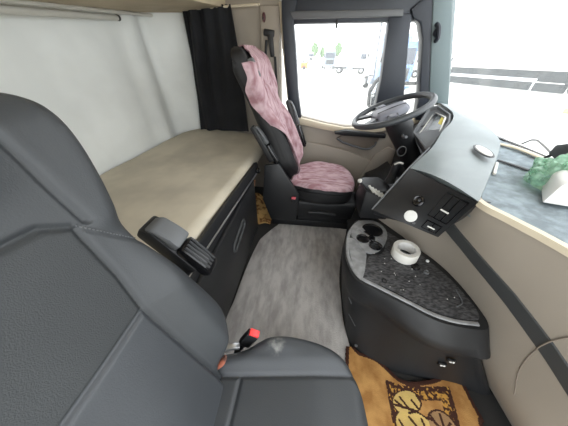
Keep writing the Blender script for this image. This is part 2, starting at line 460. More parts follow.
# ------------------------------------------------------------------ seats
WZ = [.44, .50, .545, .585, .62, .66, .77, .89, .925, .97, 1.05, 1.13, 1.175, 1.198, 1.212]
WW = [.12, .135, .175, .215, .238, .244, .236, .226, .224, .236, .266, .285, .278, .25, .20]
def zl(a): return ip(a, [0, .063, .111, .147, .17], [1.04, 1.035, 1.03, 1.005, .985])
def zs(a): return ip(a, [.147, .206, .26], [1.005, .924, .87])
def ab(z): return ip(z, [.45, .593, .806, .893, 1.005], [.10, .104, .115, .134, .147])
def back_front(yp, z):
    a = abs(yp); w = ipc(z, WZ, WW)
    x = -.2-.364*(z-.45)
    pr = .05*sm((a-ab(z))/.075)*(1-sm((z-.80)/.20))*sm((z-.44)/.1)+.012*sm((a-.15)/.04)*sm((z-.95)/.05)
    x += pr+.014*math.exp(-((z-.62)/.14)**2)*(1-sm(a/.12))+.02*math.exp(-((z-1.14)/.05)**2)*(1-sm((a-.1)/.1))
    d = 9
    if z > 1.0: d = min(d, abs(a-.167))
    if a < .15: d = min(d, abs(z-zl(a)))
    if a > .147: d = min(d, .7*abs(z-zs(a))+.004)
    if z < 1.005: d = min(d, abs(a-ab(z)))
    if a < ab(.81): d = min(d, abs(z-.81)*1.3)
    x -= .009*math.exp(-(d/.006)**2)
    x -= fall(min(w-a, (1.217-z)*.9), .05)
    return x
def region(yp, z):
    a = abs(yp)
    if a < .167 and z > zl(a): return 'headrest'
    if z > zs(a) and a > .147 or (a >= .147 and z > 1.005): return 'shoulder_wing'
    if z < zs(a) and a > ab(z): return 'side_bolster'
    return 'lumbar_panel' if z < .81 else 'backrest_panel'

def make_seat(root, rx, cy, zb, hs, ls, ms, xs_=1.0):
    """ms: material per region; rx rear of the cushion, cy centre, zb cushion height"""
    def W3(x, yp, z): return (rx+(x+.2)*xs_, cy+yp, zb+(z-.46)*hs)
    NI, NJ = 150, 200
    zsq = [.46+(1.212-.46)*(j/NJ)**.97 for j in range(NJ+1)]
    V = {}
    for j in range(NJ+1):
        w = ipc(zsq[j], WZ, WW)
        for i in range(NI+1):
            yp = -w+2*w*i/NI; V[i, j] = (back_front(yp, zsq[j]), yp, zsq[j])
    def key(c):
        n = region(c[1], c[2]); return n, ((c[1] > 0) if n in ('side_bolster', 'shoulder_wing') else None)
    skins(V, NI, NJ, key, W3, ms, root, 0)
    # shell behind the upholstery
    rings = []
    for j in range(0, NJ+1, 2):
        z = zsq[j]; w = ipc(z, WZ, WW); r = []
        for i in range(0, NI+1, 5):
            x, yp, _ = V[i, j]; r.append(W3(x-.011, yp*.985, z-.006))
        for k in range(12, -1, -1):
            s = -1+2*k/12; xb = -.2-.364*(z-.45)-.11+.05*abs(s)**3+.03*sm((z-1.1)/.1)
            r.append(W3(xb, s*w*.97, z-.006))
        rings.append(r)
    obj('backrest_shell', loft(rings), ms['shell'], root, 60)
    for s in (-1, 1):
        pts = []
        for k in range(41):
            a = .150+.066*k/40; z = zs(a)+.006; pts.append(W3(back_front(s*a, z)+.002, s*a, z))
        bm = bmesh.new()
        for k in range(0, 40, 2): tube([pts[k], pts[k+1]], .0013, 5, bm)
        tag(obj('stitching', bm, 'grey_pl' if ms['shell'] != 'seatblack' else 'seatblack', root), 'pale stitched seam')
    # cushion
    CX = [-.25, -.169, -.1, -.04, .05, .12, .161, .19, .206, .215]
    CW = [.165, .192, .235, .247, .246, .232, .208, .172, .13, .07]
    def seam(x): return ip(x, [-.22, .21], [.107, .165])
    def ctop(x, yp):
        a = abs(yp); w = ipc(x, CX, CW)
        z = .46+.016*sm((a-seam(x))/.05)+.012*math.exp(-((x+.05)/.09)**2)*sm((a-.17)/.05)-.012*sm((x-.05)/.16)
        d = abs(a-seam(x))
        if a < seam(x): d = min(d, abs(x+.16))
        z -= .007*math.exp(-(d/.0055)**2)
        return z-fall(min(w-a, (.222-x)), .045)
    CI, CJ = 110, 110
    xs = [-.25+.465*j/CJ for j in range(CJ+1)]
    def C3(x, yp, z): return (rx+(x+.22)*ls-.02-(.028 if ls > 1 else 0), cy+yp*1.02, zb+(z-.46))
    VV = {}
    for j in range(CJ+1):
        w = ipc(xs[j], CX, CW)
        for i in range(CI+1):
            yp = -w+2*w*i/CI; VV[i, j] = (xs[j], yp, ctop(xs[j], yp))
    def ckey(c): return ('seat_cushion', None) if abs(c[1]) < seam(c[0]) else ('cushion_bolster', c[1] > 0)
    skins(VV, CI, CJ, ckey, C3, ms, root, 2)
    rings = []
    for (dz, sc) in ((-.055, 1.0), (-.10, 1.0), (-.125, .97), (-.13, .93)):
        r = []
        for x, w in zip(CX, CW): r.append(C3(x*sc+.0*sc, w*sc, .46+dz+.0))
        for x, w in list(zip(CX, CW))[::-1]: r.append(C3(x*sc, -w*sc, .46+dz))
        rings.append(r)
    # rim follows the edge of the cushion top
    first = []
    for x, w in zip(CX, CW): first.append(C3(x, w*.99, ctop(x, w)-.008))
    for x, w in list(zip(CX, CW))[::-1]: first.append(C3(x, -w*.99, ctop(x, -w)-.008))
    obj('cushion_side', loft([first]+rings), ms['side'], root, 50)
    zbase = zb-.13
    b = prism([(-.22, .12), (.20, .12), (.22, zbase-.02), (.20, zbase), (-.22, zbase), (-.25, zbase-.04)], 'y', cy-.215, cy+.215, .02)
    for v in b.verts: v.co.x = rx+(v.co.x+.22)*ls-.02
    obj('seat_skirt', b, 'black', root)
    b = prism([(-.19, .02), (.185, .02), (.175, .125), (-.19, .125)], 'y', cy-.19, cy+.19, .01)
    for v in b.verts: v.co.x = rx+(v.co.x+.22)*ls-.02
    obj('seat_plinth', b, 'dark', root)
    return W3, C3, ctop, CX, CW, seam

def armrest(root, p, q, y, w, th=1.0):
    """stowed armrest: p = hinge end, q = free end (x, z); tilted along the backrest"""
    P = Vector((p[0], y, p[1])); Q = Vector((q[0], y, q[1])); d = (Q-P); L = d.length; d.normalize()
    n = Vector((d.z, 0, -d.x))      # towards the front
    if n.x < 0: n = -n
    def at(u, v, t): return P+d*u+n*v*th+Vector((0, t, 0))
    def solid(prof, t0, t1, bev):
        bm = bmesh.new()
        f0 = [bm.verts.new(at(u, v, t0)) for u, v in prof]; f1 = [bm.verts.new(at(u, v, t1)) for u, v in prof]
        bm.faces.new(f0); bm.faces.new(f1[::-1])
        for i in range(len(prof)):
            j = (i+1) % len(prof); bm.faces.new((f0[i], f0[j], f1[j], f1[i]))
        bmesh.ops.recalc_face_normals(bm, faces=bm.faces[:])
        bmesh.ops.bevel(bm, geom=bm.edges[:], offset=bev, segments=2, profile=.5, affect='EDGES')
        return bm
    a = obj('armrest', solid([(-.02, -.05), (L, -.05), (L+.01, -.01), (L-.02, .015), (-.02, .015)], -w/2, w/2, .008), 'black', root)
    tag(obj('arm_pad', solid([(L*.42, .012), (L-.03, .012), (L+.004, -.012), (L-.01, .03), (L-.06, .05), (L*.42, .055)], -w/2+.003, w/2-.003, .009), 'grey_pl', a), 'grey pad of the folded armrest')
    bm = solid([(-.05, .0), (L*.40, .0), (L*.40, .05), (-.03, .058), (-.06, .04)], -w/2+.004, w/2-.004, .01)
    hg = obj('arm_hinge', bm, 'gloss', a)
    bm = bmesh.new()
    for k in range(4):
        t = -w/2+.016+k*(w-.032)/3
        tube([at(-.035, .056, t), at(L*.36, .054, t)], .004, 6, bm)
    obj('hinge_ribs', bm, 'black_soft', hg)
    return a

lm = dict(headrest='leather', shoulder_wing='leather', side_bolster='leather', backrest_panel='twill', lumbar_panel='leather2', shell='black', seat_cushion='leather', cushion_bolster='leather2', side='leather')
ps = thing('passenger_seat', (-.02, .09, 0), 'dark grey leather passenger seat in the foreground', 'seat')
make_seat(ps, -.2, .09, .46, 1.0, 1.0, lm)
armrest(ps, (-.325, .748), (-.418, .882), .40, .07, .72)

# belt buckle beside the passenger cushion
bb = thing('seat_belt_buckle', (-.19, .30, .38), 'black belt buckle with a red button beside the grey cushion', 'buckle')
R = rotm(y=.45)
obj('buckle_body', box((-.165, .318, .455), (.042, .026, .10), .006, R), 'black', bb)
tag(obj('red_button', box((-.141, .318, .502), (.034, .022, .012), .003, R), 'red', bb), 'red release button')
obj('stalk', tube(catmull([(-.19, .315, .41), (-.215, .31, .36), (-.225, .30, .30)], 4), .012, 8), 'black', bb)
b = tube(catmull([(-.275, .262, .475), (-.245, .275, .455), (-.215, .288, .45), (-.195, .295, .44)], 5), [.012]*16, 8, flat=.6)
tag(obj('belt_bracket', b, 'chrome', bb), 'crumpled silver bracket')
b = tube(catmull([(-.205, .232, .525), (-.212, .226, .512), (-.222, .215, .505), (-.235, .205, .495)], 4), [.006, .007, .008, .009, .010, .011, .011, .011, .010, .009, .008, .006, .004], 8, flat=.5)
tag(obj('rusty_strap', b, 'rust', ps), 'short rusty orange strap tail between backrest and cushion')

ml = M['leather2'].copy(); ml.name = 'grey_leather_scuffed'; M['scuffed'] = ml
nt = ml.node_tree; b = nt.nodes['Principled BSDF']; src = b.inputs['Base Color'].links[0].from_socket
tc = nt.nodes.new('ShaderNodeTexCoord'); nz = nt.nodes.new('ShaderNodeTexNoise'); nz.inputs['Scale'].default_value = 55
ds_ = nt.nodes.new('ShaderNodeVectorMath'); ds_.operation = 'DISTANCE'; ds_.inputs[1].default_value = (-.045, .215, .475)
mr1 = nt.nodes.new('ShaderNodeMapRange'); mr1.inputs[1].default_value = .045; mr1.inputs[2].default_value = .008
ad = nt.nodes.new('ShaderNodeMath'); ad.operation = 'MULTIPLY_ADD'; ad.inputs[1].default_value = 2.4; ad.inputs[2].default_value = -1.5
mu = nt.nodes.new('ShaderNodeMath'); mu.use_clamp = True
nt.links.new(tc.outputs['Object'], ds_.inputs[0]); nt.links.new(tc.outputs['Object'], nz.inputs['Vector'])
nt.links.new(ds_.outputs['Value'], mr1.inputs[0]); nt.links.new(nz.outputs['Fac'], ad.inputs[0])
nt.links.new(ad.outputs[0], mu.inputs[0]); nt.links.new(mr1.outputs[0], mu.inputs[1])
mu.operation = 'ADD'
m3 = nt.nodes.new('ShaderNodeMath'); m3.operation = 'MULTIPLY'; m3.use_clamp = True; nt.links.new(mu.outputs[0], m3.inputs[0]); nt.links.new(mr1.outputs[0], m3.inputs[1])
mx = nt.nodes.new('ShaderNodeMixRGB'); mx.inputs['Color2'].default_value = lin((150, 150, 146))
nt.links.new(m3.outputs[0], mx.inputs['Fac']); nt.links.new(src, mx.inputs['Color1']); nt.links.new(mx.outputs[0], b.inputs['Base Color'])
for ch in ps.children:
    if ch.name.startswith('cushion_bolster') and sum(v.co.y for v in ch.data.vertices) > 0: ch.data.materials[0] = ml
dm = dict(headrest='seatblack', shoulder_wing='seatblack', side_bolster='seatblack', backrest_panel='seatblack', lumbar_panel='seatblack', shell='seatblack', seat_cushion='seatblack', cushion_bolster='seatblack', side='seatblack')
ds = thing('driver_seat', (.12, 1.69, 0), 'black driver seat wearing a pink patterned cover, beside the window', 'seat')
W3, C3, ctop, CX, CW, seam = make_seat(ds, -.085, 1.69, .41, 1.17, 1.17, dm, 1.25)
armrest(ds, (-.272, .655), (-.385, .87), 1.448, .048, .62)
# pink cover over the backrest, loose and wrinkled
rows = []
for j in range(90):
    t = j/89
    r = []
    for i in range(61):
        z = .47+.747*min(1, t/.93)
        wn = ip(z, [.47, .6, .8, .95, 1.05, 1.12, 1.18, 1.217], [.150, .165, .195, .226, .252, .250, .20, .13])
        wf = ip(z, [.47, .55, .66, .8, .95, 1.05, 1.13, 1.18, 1.217], [.18, .22, .235, .22, .225, .245, .25, .22, .17])
        W_ = ipc(z, WZ, WW)
        if z < 1.15: wn += (max(wn, W_-.004)-wn)*sm((z-.74)/.16)
        back = 0
        if i < 8: yp = -wn-.010*sm((z-.78)/.12); back = (8-i)/8*.042*sm((z-.76)/.22)*(1-sm((z-1.02)/.08))
        else: yp = -wn+(wn+wf)*(i-8)/52
        zz = min(z, 1.208)
        x = back_front(yp, zz)+.014+.012*sm((abs(yp)-.19)/.05)
        x += .007*noise.noise((yp*16, z*7, 1.3))+.005*noise.noise((yp*40, z*9, 4.1))
        if t > .93: u = (t-.93)/.07; x = back_front(yp, 1.208)+.014-.06*u; z = 1.217+.006*math.sin(PI*u)-.03*u
        p = W3(x-back, yp, z); r.append(p)
    rows.append(r)
tag(obj('backrest_cover', grid(rows, .004), 'cover', ds, 80), 'loose pink cover with dark red crease pattern')
rows = []
for j in range(64):
    x = -.235+.453*j/63; r = []
    for i in range(61):
        s = -1+2*i/60; w = ipc(x, CX, CW)*1.005
        yp = s*w; z = ctop(x, yp*.985)+.014+.006*noise.noise((x*18, yp*14, 2.2))
        z += .035*math.exp(-((x-.0)/.3)**2)*(1-sm((abs(s)-.5)/.5))*.35
        r.append(C3(x+.004, yp, z))
    rows.append(r)
tag(obj('cushion_cover', grid(rows, .004), 'cover', ds, 80), 'loose pink cover on the cushion')
b = box(W3(-.43, -.235, 1.12), (.07, .03, .11), .014, rotm(y=-.42)); tag(obj('headrest_bolster', b, 'grey_pl', ds), 'shiny grey side of the headrest')
b = box((-.105, 1.415, .345), (.035, .02, .018), .004); tag(obj('belt_buckle_button', b, 'redpink', ds), 'faded red belt buckle button')
b = box((-.105, 1.418, .325), (.042, .022, .05), .005); obj('belt_buckle', b, 'black', ds)
b = prism([(-.30, .10), (-.08, .10), (-.06, .36), (-.22, .62), (-.33, .60), (-.36, .3)], 'y', 1.43, 1.46, .012); obj('seat_side_cover', b, 'black', ds)
b = tube(catmull([(.02, 1.44, .20), (.12, 1.435, .21), (.24, 1.44, .19)], 4), .012, 8); obj('recline_lever', b, 'black', ds)
b = prism([(-.30, 0.002), (.37, 0.002), (.37, .075), (-.30, .075)], 'y', 1.49, 1.93, .008); obj('seat_base_rail', b, 'dark', ds)
# far wing of the driver seat carries a folded armrest too
armrest(ds, (-.09, .62), (-.21, .95), 1.955, .05, .6)

# ------------------------------------------------------------------ pillar fittings
bt = thing('seat_belt', (-.37, 2.1, .9), 'black belt strap and buckle hanging on the beige pillar behind the driver seat', 'seat belt')
obj('belt_guide', box((-.385, 2.098, 1.385), (.085, .025, .045), .01, rotm(y=.15)), 'black', bt)
obj('belt_tongue', prism([(-.40, 1.38), (-.355, 1.38), (-.345, 1.24), (-.375, 1.235)], 'y', 2.085, 2.105, .005), 'black', bt)
obj('strap', prism([(-.352, 1.24), (-.333, 1.24), (-.318, .92), (-.335, .92)], 'y', 2.098, 2.104), 'dark', bt)
b = box((-.415, 2.095, 1.27), (.018, .02, .15), .005, rotm(y=.12)); obj('strap_loop', b, 'dark', bt)
hk = thing('coat_hook', (-.42, 2.11, 1.45), 'small dark red oval hook at the top of the beige pillar', 'hook')
b = lathe([(.010, 0), (.013, .008), (.011, .018), (.005, .022)], (-.42, 2.11, 1.475), (0, -1, 0), 16)
for v in b.verts: v.co.z = 1.475+(v.co.z-1.475)*2.3
obj('hook_plate', b, mat('dark_red', (84, 40, 44), .5), hk)
obj('hook_peg', tube([(-.42, 2.09, 1.465), (-.42, 2.075, 1.462), (-.42, 2.072, 1.475)], .004, 8), 'dark', hk)

# ------------------------------------------------------------------ carpets
def carpet(pts, z0, th, nx, ny, f=None):
    pass
out = catmull([(-.405, .25, 0), (-.405, .7, 0), (-.395, 1.0, 0), (-.37, 1.22, 0), (-.345, 1.30, 0), (-.25, 1.46, 0), (-.20, 1.485, 0), (.1, 1.487, 0), (.34, 1.487, 0), (.36, 1.45, 0), (.30, 1.2, 0), (.262, .95, 0), (.262, .8, 0), (.262, .66, 0), (.285, .50, 0), (.29, .25, 0)], 5, True)
bm = bmesh.new()
lo = [(p.x, p.y, .001) for p in out]; hi = [(p.x, p.y, .013) for p in out]
ins = [(p.x*.985-.0007, .85+(p.y-.85)*.985, .016) for p in out]
loft([lo, hi, ins], bm=bm)
tag(obj('grey_carpet', bm, 'carpet', None, 50), 'grey fuzzy carpet on the cab floor between bunk box and console', 'carpet')

# golden leaf mat: fine grid coloured by its woven pattern
def inpoly(x, y, P):
    c = False; j = len(P)-1
    for i in range(len(P)):
        if (P[i][1] > y) != (P[j][1] > y) and x < (P[j][0]-P[i][0])*(y-P[i][1])/(P[j][1]-P[i][1])+P[i][0]: c = not c
        j = i
    return c
def pdist(x, y, P):
    m = 9
    for i in range(len(P)):
        a, c = P[i], P[(i+1) % len(P)]; dx, dy = c[0]-a[0], c[1]-a[1]
        t = max(0, min(1, ((x-a[0])*dx+(y-a[1])*dy)/(dx*dx+dy*dy+1e-12)))
        m = min(m, math.hypot(x-a[0]-t*dx, y-a[1]-t*dy))
    return m
OUT = [(p.x, p.y) for p in catmull([(.26, .505, 0), (.33, .50, 0), (.40, .488, 0), (.45, .455, 0), (.50, .412, 0), (.56, .405, 0), (.65, .425, 0), (.71, .455, 0), (.755, .488, 0), (.792, .475, 0), (.795, .41, 0), (.80, .355, 0), (.805, .30, 0), (.79, .26, 0), (.79, -.1, 0), (.26, -.1, 0)], 5, True)]
PAN = [(.432, .398), (.50, .385), (.60, .392), (.715, .405), (.705, .33), (.692, .25), (.70, .1), (.69, -.02), (.43, -.02), (.42, .12), (.424, .25)]
def segd(x, y, P): 
    return min(pdist(x, y, [P[i], P[i+1]]) for i in range(len(P)-1))
LEAVES = [  # centre, radii, rotation, kind
    ((.505, .325), (.062, .038), .35, 3), ((.515, .245), (.075, .052), -.1, 3), ((.60, .17), (.075, .06), .5, 3), ((.625, .255), (.052, .055), -.5, 4), ((.50, .12), (.06, .06), .3, 4)]
VEINS = [[(.575, .29), (.58, .335)], [(.54, .30), (.505, .29)], [(.48, .31), (.455, .325)], [(.56, .235), (.55, .275)], [(.55, .237), (.53, .21)], [(.57, .23), (.58, .20)], [(.47, .237), (.455, .26)], [(.66, .20), (.60, .275), (.54, .30), (.45, .31)], [(.56, .293), (.53, .335)], [(.51, .303), (.48, .34)], [(.60, .275), (.555, .355)],
         [(.60, .22), (.52, .245), (.45, .235)], [(.53, .243), (.50, .275)], [(.50, .242), (.47, .215)], [(.64, .21), (.63, .25), (.63, .30)], [(.63, .25), (.66, .275)], [(.63, .25), (.60, .27)]]
def mat_kind(x, y):
    d = pdist(x, y, OUT)
    if d < .016: return 1
    if not inpoly(x, y, PAN): return 0
    best = None
    for (c, r, a, k) in LEAVES:
        dx, dy = x-c[0], y-c[1]; u = dx*math.cos(a)+dy*math.sin(a); v = -dx*math.sin(a)+dy*math.cos(a)
        q = math.hypot(u/r[0], v/r[1])
        if best is None or q < best[0]: best = (q, k)
    if best[0] < 1.0:
        for V_ in VEINS:
            if segd(x, y, V_) < .0045: return 1
        return best[1]
    if best[0] < 1.12: return 1
    e = pdist(x, y, PAN)
    if e < .018 and noise.noise((x*90, y*90, 0)) < .25: return 1
    if e < .05: return 2 if noise.noise((x*70, y*70, 3)) > -.1 else 1
    return 0
bm = bmesh.new(); NX, NY = 190, 160; X0, X1, Y0, Y1 = .25, .83, .04, .52; vv = {}
for i in range(NX):
    for j in range(NY):
        xs_ = [X0+(X1-X0)*(i+k)/NX for k in (0, 1)]; ys_ = [Y0+(Y1-Y0)*(j+k)/NY for k in (0, 1)]
        cx_, cy_ = sum(xs_)/2, sum(ys_)/2
        if not inpoly(cx_, cy_, OUT): continue
        q = []
        for (a, c) in ((0, 0), (1, 0), (1, 1), (0, 1)):
            key = (i+a, j+c)
            if key not in vv:
                x, y = xs_[a], ys_[c]
                vv[key] = bm.verts.new((x, y, .018+.005*math.sin(x*16+y*9)+.003*noise.noise((x*12, y*12, 0))+.002*sm(pdist(x, y, OUT)/.01)))
            q.append(vv[key])
        f = bm.faces.new(q); f.material_index = mat_kind(cx_, cy_)
bmesh.ops.recalc_face_normals(bm, faces=bm.faces[:])
if sum(f.normal.z for f in bm.faces) < 0: bmesh.ops.reverse_faces(bm, faces=bm.faces[:])
bmesh.ops.solidify(bm, geom=bm.faces[:], thickness=.008)
tag(obj('leaf_mat', bm, ['gold', 'brown', 'ochre', 'cream', 'tan'], None, 60), 'golden floor mat with a leaf pattern and dark brown edge in the passenger footwell', 'floor mat')
rows = []
for i in range(24):
    r = []
    for j in range(24):
        x = -.60+.285*i/23; y = 1.46+.42*j/23
        z = .012+.05*sm((-.42-x)/.12)+.012*math.sin(x*40)*math.sin(y*16)+.006
        r.append((x, y, z))
    rows.append(r)
tag(obj('mat_scrap', grid(rows, .006), 'scrap', None, 60), 'crumpled patterned mat scrap on the floor behind the driver seat', 'floor mat')
rows = []
for i in range(10):
    r = []
    for j in range(12):
        t = i/9; s = j/11
        r.append((-.52+.05*t+.02*math.sin(s*5+t*3), 1.47+.10*s+.02*t, .07+.32*t+.01*math.sin(s*9)))
    rows.append(r)
tag(obj('crumpled_paper', grid(rows, .004), 'kraft', None, 60), 'crumpled brown paper tucked between bunk box and driver seat', 'paper')

# ------------------------------------------------------------------ console
cs = thing('console', (.5, .75, 0), 'black floor console with grey cup holder and rubber tray', 'console')
topo = [(.52, 1.16), (.455, 1.18), (.39, 1.18), (.34, 1.146), (.294, 1.079), (.25, .99), (.228, .87), (.225, .77), (.26, .663), (.358, .606), (.467, .548), (.542, .507), (.616, .488), (.728, .487), (.76, .53), (.755, .63), (.73, .74), (.68, .85), (.60, .96)]
rid = [(.54, 1.17), (.455, 1.19), (.385, 1.19), (.335, 1.155), (.288, 1.085), (.245, .99), (.228, .87), (.232, .755), (.262, .65), (.38, .58), (.494, .491), (.585, .448), (.69, .436), (.772, .439), (.80, .53), (.80, .63), (.77, .74), (.72, .85), (.64, .96)]
bas = [(.60, 1.18), (.47, 1.19), (.40, 1.19), (.355, 1.155), (.32, 1.085), (.285, .99), (.27, .87), (.27, .66), (.288, .537), (.40, .47), (.50, .442), (.605, .431), (.759, .423), (.90, .404), (.90, .53), (.87, .63), (.82, .74), (.74, .85), (.66, .96)]
def ring3(P, z, n=4): return [Vector((p.x, p.y, z)) for p in catmull([(x, y, 0) for x, y in P], n, True)]
def inset(R_, k, z):
    c = sum(R_, Vector())/len(R_); return [Vector((p.x+(c.x-p.x)*k, p.y+(c.y-p.y)*k, z)) for p in R_]
T = ring3(topo, .383); Rg = ring3(rid, .28)
cT = sum(T, Vector())/len(T)
mid = [T[i].lerp(Rg[i], .6)+Vector((T[i].x-cT.x, T[i].y-cT.y, 0)).normalized()*.012*sm((T[i].x-.26)/.12)*(1-sm((T[i].x-.58)/.12)) for i in range(len(T))]
bm = loft([ring3(bas, .002), inset(ring3(rid, .235), .035, .235), inset(ring3(rid, .266), .012, .266), Rg, mid, T, inset(T, .012, .39), inset(T, .03, .391)])
obj('console_body', bm, 'black_soft', cs, 35)
# grey rim strip along the aisle edge
edge = catmull([(.345, 1.12, 0), (.30, 1.06, 0), (.262, .98, 0), (.243, .87, 0), (.243, .78, 0), (.275, .685, 0), (.365, .63, 0), (.47, .573, 0), (.545, .532, 0), (.62, .512, 0), (.71, .51, 0)], 5)
bm = bmesh.new(); loft([[e+Vector((0, 0, .388)), e+Vector((0, 0, .397))] for e in edge], cap=False, closed=False, bm=bm); bm.free()
obj('tray_rim', tube([e+Vector((0, 0, .393)) for e in edge], .009, 8, flat=.7), 'tray_grey', cs)
pts = [(.41, .84), (.345, .815), (.30, .66), (.372, .645), (.475, .588), (.545, .548), (.62, .527), (.71, .525), (.738, .56), (.73, .63), (.705, .72), (.655, .82), (.59, .925), (.50, 1.03), (.475, .99), (.45, .90)]
R0 = ring3(pts, .389, 3); bm = loft([R0, inset(R0, 0, .3945), inset(R0, .02, .3955)]); obj('tray_mat', bm, 'tray_tex', cs)
pts = [(.252, .80), (.262, .70), (.292, .672), (.335, .82), (.33, .87), (.30, .93), (.262, .95), (.25, .88)]
R0 = ring3(pts, .389, 3); bm = loft([R0, inset(R0, 0, .3965), inset(R0, .06, .398)]); tag(obj('grey_panel', bm, 'tray_grey', cs), 'plain grey rubber panel beside the tray')
pts = [(.30, 1.06), (.35, 1.12), (.43, 1.13), (.48, 1.08), (.485, 1.0), (.44, .90), (.38, .845), (.335, .85), (.30, .93), (.275, .97)]
R0 = ring3(pts, .389, 3); bm = loft([R0, inset(R0, 0, .399), inset(R0, .04, .401)]); cup = obj('cup_holder', bm, 'tray_grey', cs)
for (c, r) in (((.405, 1.03), .055), ((.335, .945), .032), ((.395, .895), .032)):
    bm = lathe([(r, .0005), (r+.005, .004), (r, .006), (r-.004, .004), (r-.006, .0012), (.004, .0008)], (c[0], c[1], .401), n=28); obj('cup_well', bm, 'gloss', cup)
bm = prism([(.36, .95), (.395, .92), (.41, .965), (.385, .99)], 'z', .399, .403, .0015); obj('well_bridge', bm, 'gloss', cup)
for c in ((.342, 1.02), (.44, .955)):
    bm = box((c[0], c[1], .404), (.03, .03, .007), .003, rotm(z=.5)); obj('cup_clip', bm, 'tray_grey', cup)
# socket, knob and small fittings on the console
for (c, r, m_) in (((.565, .775), .022, 'gloss'), ((.605, .745), .012, 'grey_pl')):
    bm = lathe([(r, 0), (r, .006), (r*.8, .010), (r*.5, .006)], (c[0], c[1], .395), n=20); obj('socket', bm, m_, cs)
bm = lathe([(.008, 0), (.008, .006), (.005, .009)], (.64, .822, .394), n=14); tag(obj('white_button', bm, 'white', cs), 'small white button')
bm = tube([(.39+.009*math.cos(2*PI*k/16), .67+.012*math.sin(2*PI*k/16), .397) for k in range(16)], .0025, 6, closed=True); obj('tray_ring_mark', bm, 'dark', cs)
bm = bmesh.new(); tube(catmull([(.66, .575, .398), (.695, .60, .398), (.70, .66, .398)], 5), .003, 6, bm); obj('tray_lip', bm, 'grey_pl', cs)
bm = bmesh.new()
for k in range(30):
    x = random.uniform(.36, .68); y = random.uniform(.58, .92)
    if (y-.55) < (x-.3)*-.2+.1 or y > 1.25-.75*x: continue
    box((x, y, .3968), (random.uniform(.002, .005), random.uniform(.002, .004), .0015), 0, rotm(z=random.random()*3), bm)
o = obj('dust_crumbs', bm, 'white_paper', cs); tag(o, 'pale crumbs and specks', kind='stuff')
# two small white-marked sockets on the console side
for (x, y, z) in ((.655, .437, .215), (.64, .439, .165)):
    t = obj('side_socket', box((x, y, z), (.034, .012, .020), .004, rotm(z=-.12)), 'dark', cs)
    bm = bmesh.new()
    box((x-.006, y-.0065, z), (.010, .003, .008), .001, rotm(z=-.12), bm); box((x+.005, y-.0072, z+.0015), (.007, .003, .010), .001, rotm(z=-.12), bm)
    tag(obj('white_marking', bm, 'white', t), 'worn white symbol')
for q in (((.248, .655, .255), (.262, .625, .248)), ((.262, .62, .16), (.29, .565, .15))): obj('scratch_mark', tube(q, .0018, 6), 'grey_pl', cs)
bm = lathe([(.008, 0), (.008, .006), (.004, .008)], (.305, .515, .06), (-.3, -1, 0), 12); obj('screw_cap', bm, 'grey_pl', cs)

# roll of white tape standing on the console tray
tr_ = thing('tape_roll', (.53, .845, .397), 'roll of white tape lying on the black console tray', 'tape roll')
bm = lathe([(.043, 0), (.062, 0), (.064, .004), (.064, .052), (.062, .056), (.045, .056), (.043, .052), (.043, 0)], (.53, .845, .398), (-.05, -.02, 1), 48, cap=False); bmesh.ops.remove_doubles(bm, verts=bm.verts[:], dist=1e-5)
obj('tape', bm, 'tape', tr_)
bm = lathe([(.0405, .001), (.0435, .001), (.0435, .055), (.0405, .055), (.0405, .001)], (.53, .845, .398), (-.05, -.02, 1), 40, cap=False); bmesh.ops.remove_doubles(bm, verts=bm.verts[:], dist=1e-5)
obj('tape_core', bm, 'white_paper', tr_)

# ------------------------------------------------------------------ dashboard
da = thing('dashboard', (.85, 1.0, .3), 'dashboard with grey hood, black switch panel and beige front under the windscreen', 'dashboard')
FC = {   # columns of the beige front at several heights
    .85: [(.72, 1.12), (.67, .96), (.615, .80), (.575, .68), (.615, .585), (.655, .50), (.70, .37), (.74, .22), (.79, .0), (.81, -.28)],
    .65: [(.50, 1.12), (.55, 1.0), (.605, .86), (.63, .735), (.655, .61), (.69, .49), (.72, .36), (.745, .22), (.79, .0), (.81, -.28)],
    .39: [(.47, 1.16), (.58, 1.0), (.67, .87), (.72, .76), (.75, .63), (.762, .50), (.782, .36), (.80, .21), (.83, .0), (.85, -.28)],
    .20: [(.54, 1.15), (.64, 1.0), (.73, .85), (.775, .73), (.795, .61), (.805, .48), (.815, .355), (.83, .2), (.86, .0), (.88, -.28)],
    .02: [(.65, 1.15), (.75, 1.0), (.83, .86), (.87, .74), (.885, .62), (.895, .50), (.905, .37), (.92, .2), (.95, .0), (.97, -.28)]}
HZ = sorted(FC)
def face(c, z, off=0):
    c = max(0, min(9, c)); i = min(int(c), 8); t = c-i
    col = []
    for h in HZ:
        P = FC[h]
        p0 = P[max(i-1, 0)]; p1 = P[i]; p2 = P[i+1]; p3 = P[min(i+2, 9)]
        f = lambda k: .5*(2*p1[k]+(p2[k]-p0[k])*t+(2*p0[k]-5*p1[k]+4*p2[k]-p3[k])*t*t+(3*p1[k]-p0[k]-3*p2[k]+p3[k])*t**3)
        col.append((f(0), f(1)))
    x = cubic(z, HZ, [q[0] for q in col]); y = cubic(z, HZ, [q[1] for q in col])
    return Vector((x, y, z))
def cubic(z, xs, ys):
    z = max(xs[0], min(xs[-1], z)); i = max(0, min(len(xs)-2, int(np.searchsorted(xs, z))-1))
    def sl(k):
        if k == 0: return (ys[1]-ys[0])/(xs[1]-xs[0])
        if k == len(xs)-1: return (ys[-1]-ys[-2])/(xs[-1]-xs[-2])
        return (ys[k+1]-ys[k-1])/(xs[k+1]-xs[k-1])
    h = xs[i+1]-xs[i]; t = (z-xs[i])/h
    return ys[i]*(2*t**3-3*t*t+1)+h*sl(i)*(t**3-2*t*t+t)+ys[i+1]*(-2*t**3+3*t*t)+h*sl(i+1)*(t**3-t*t)
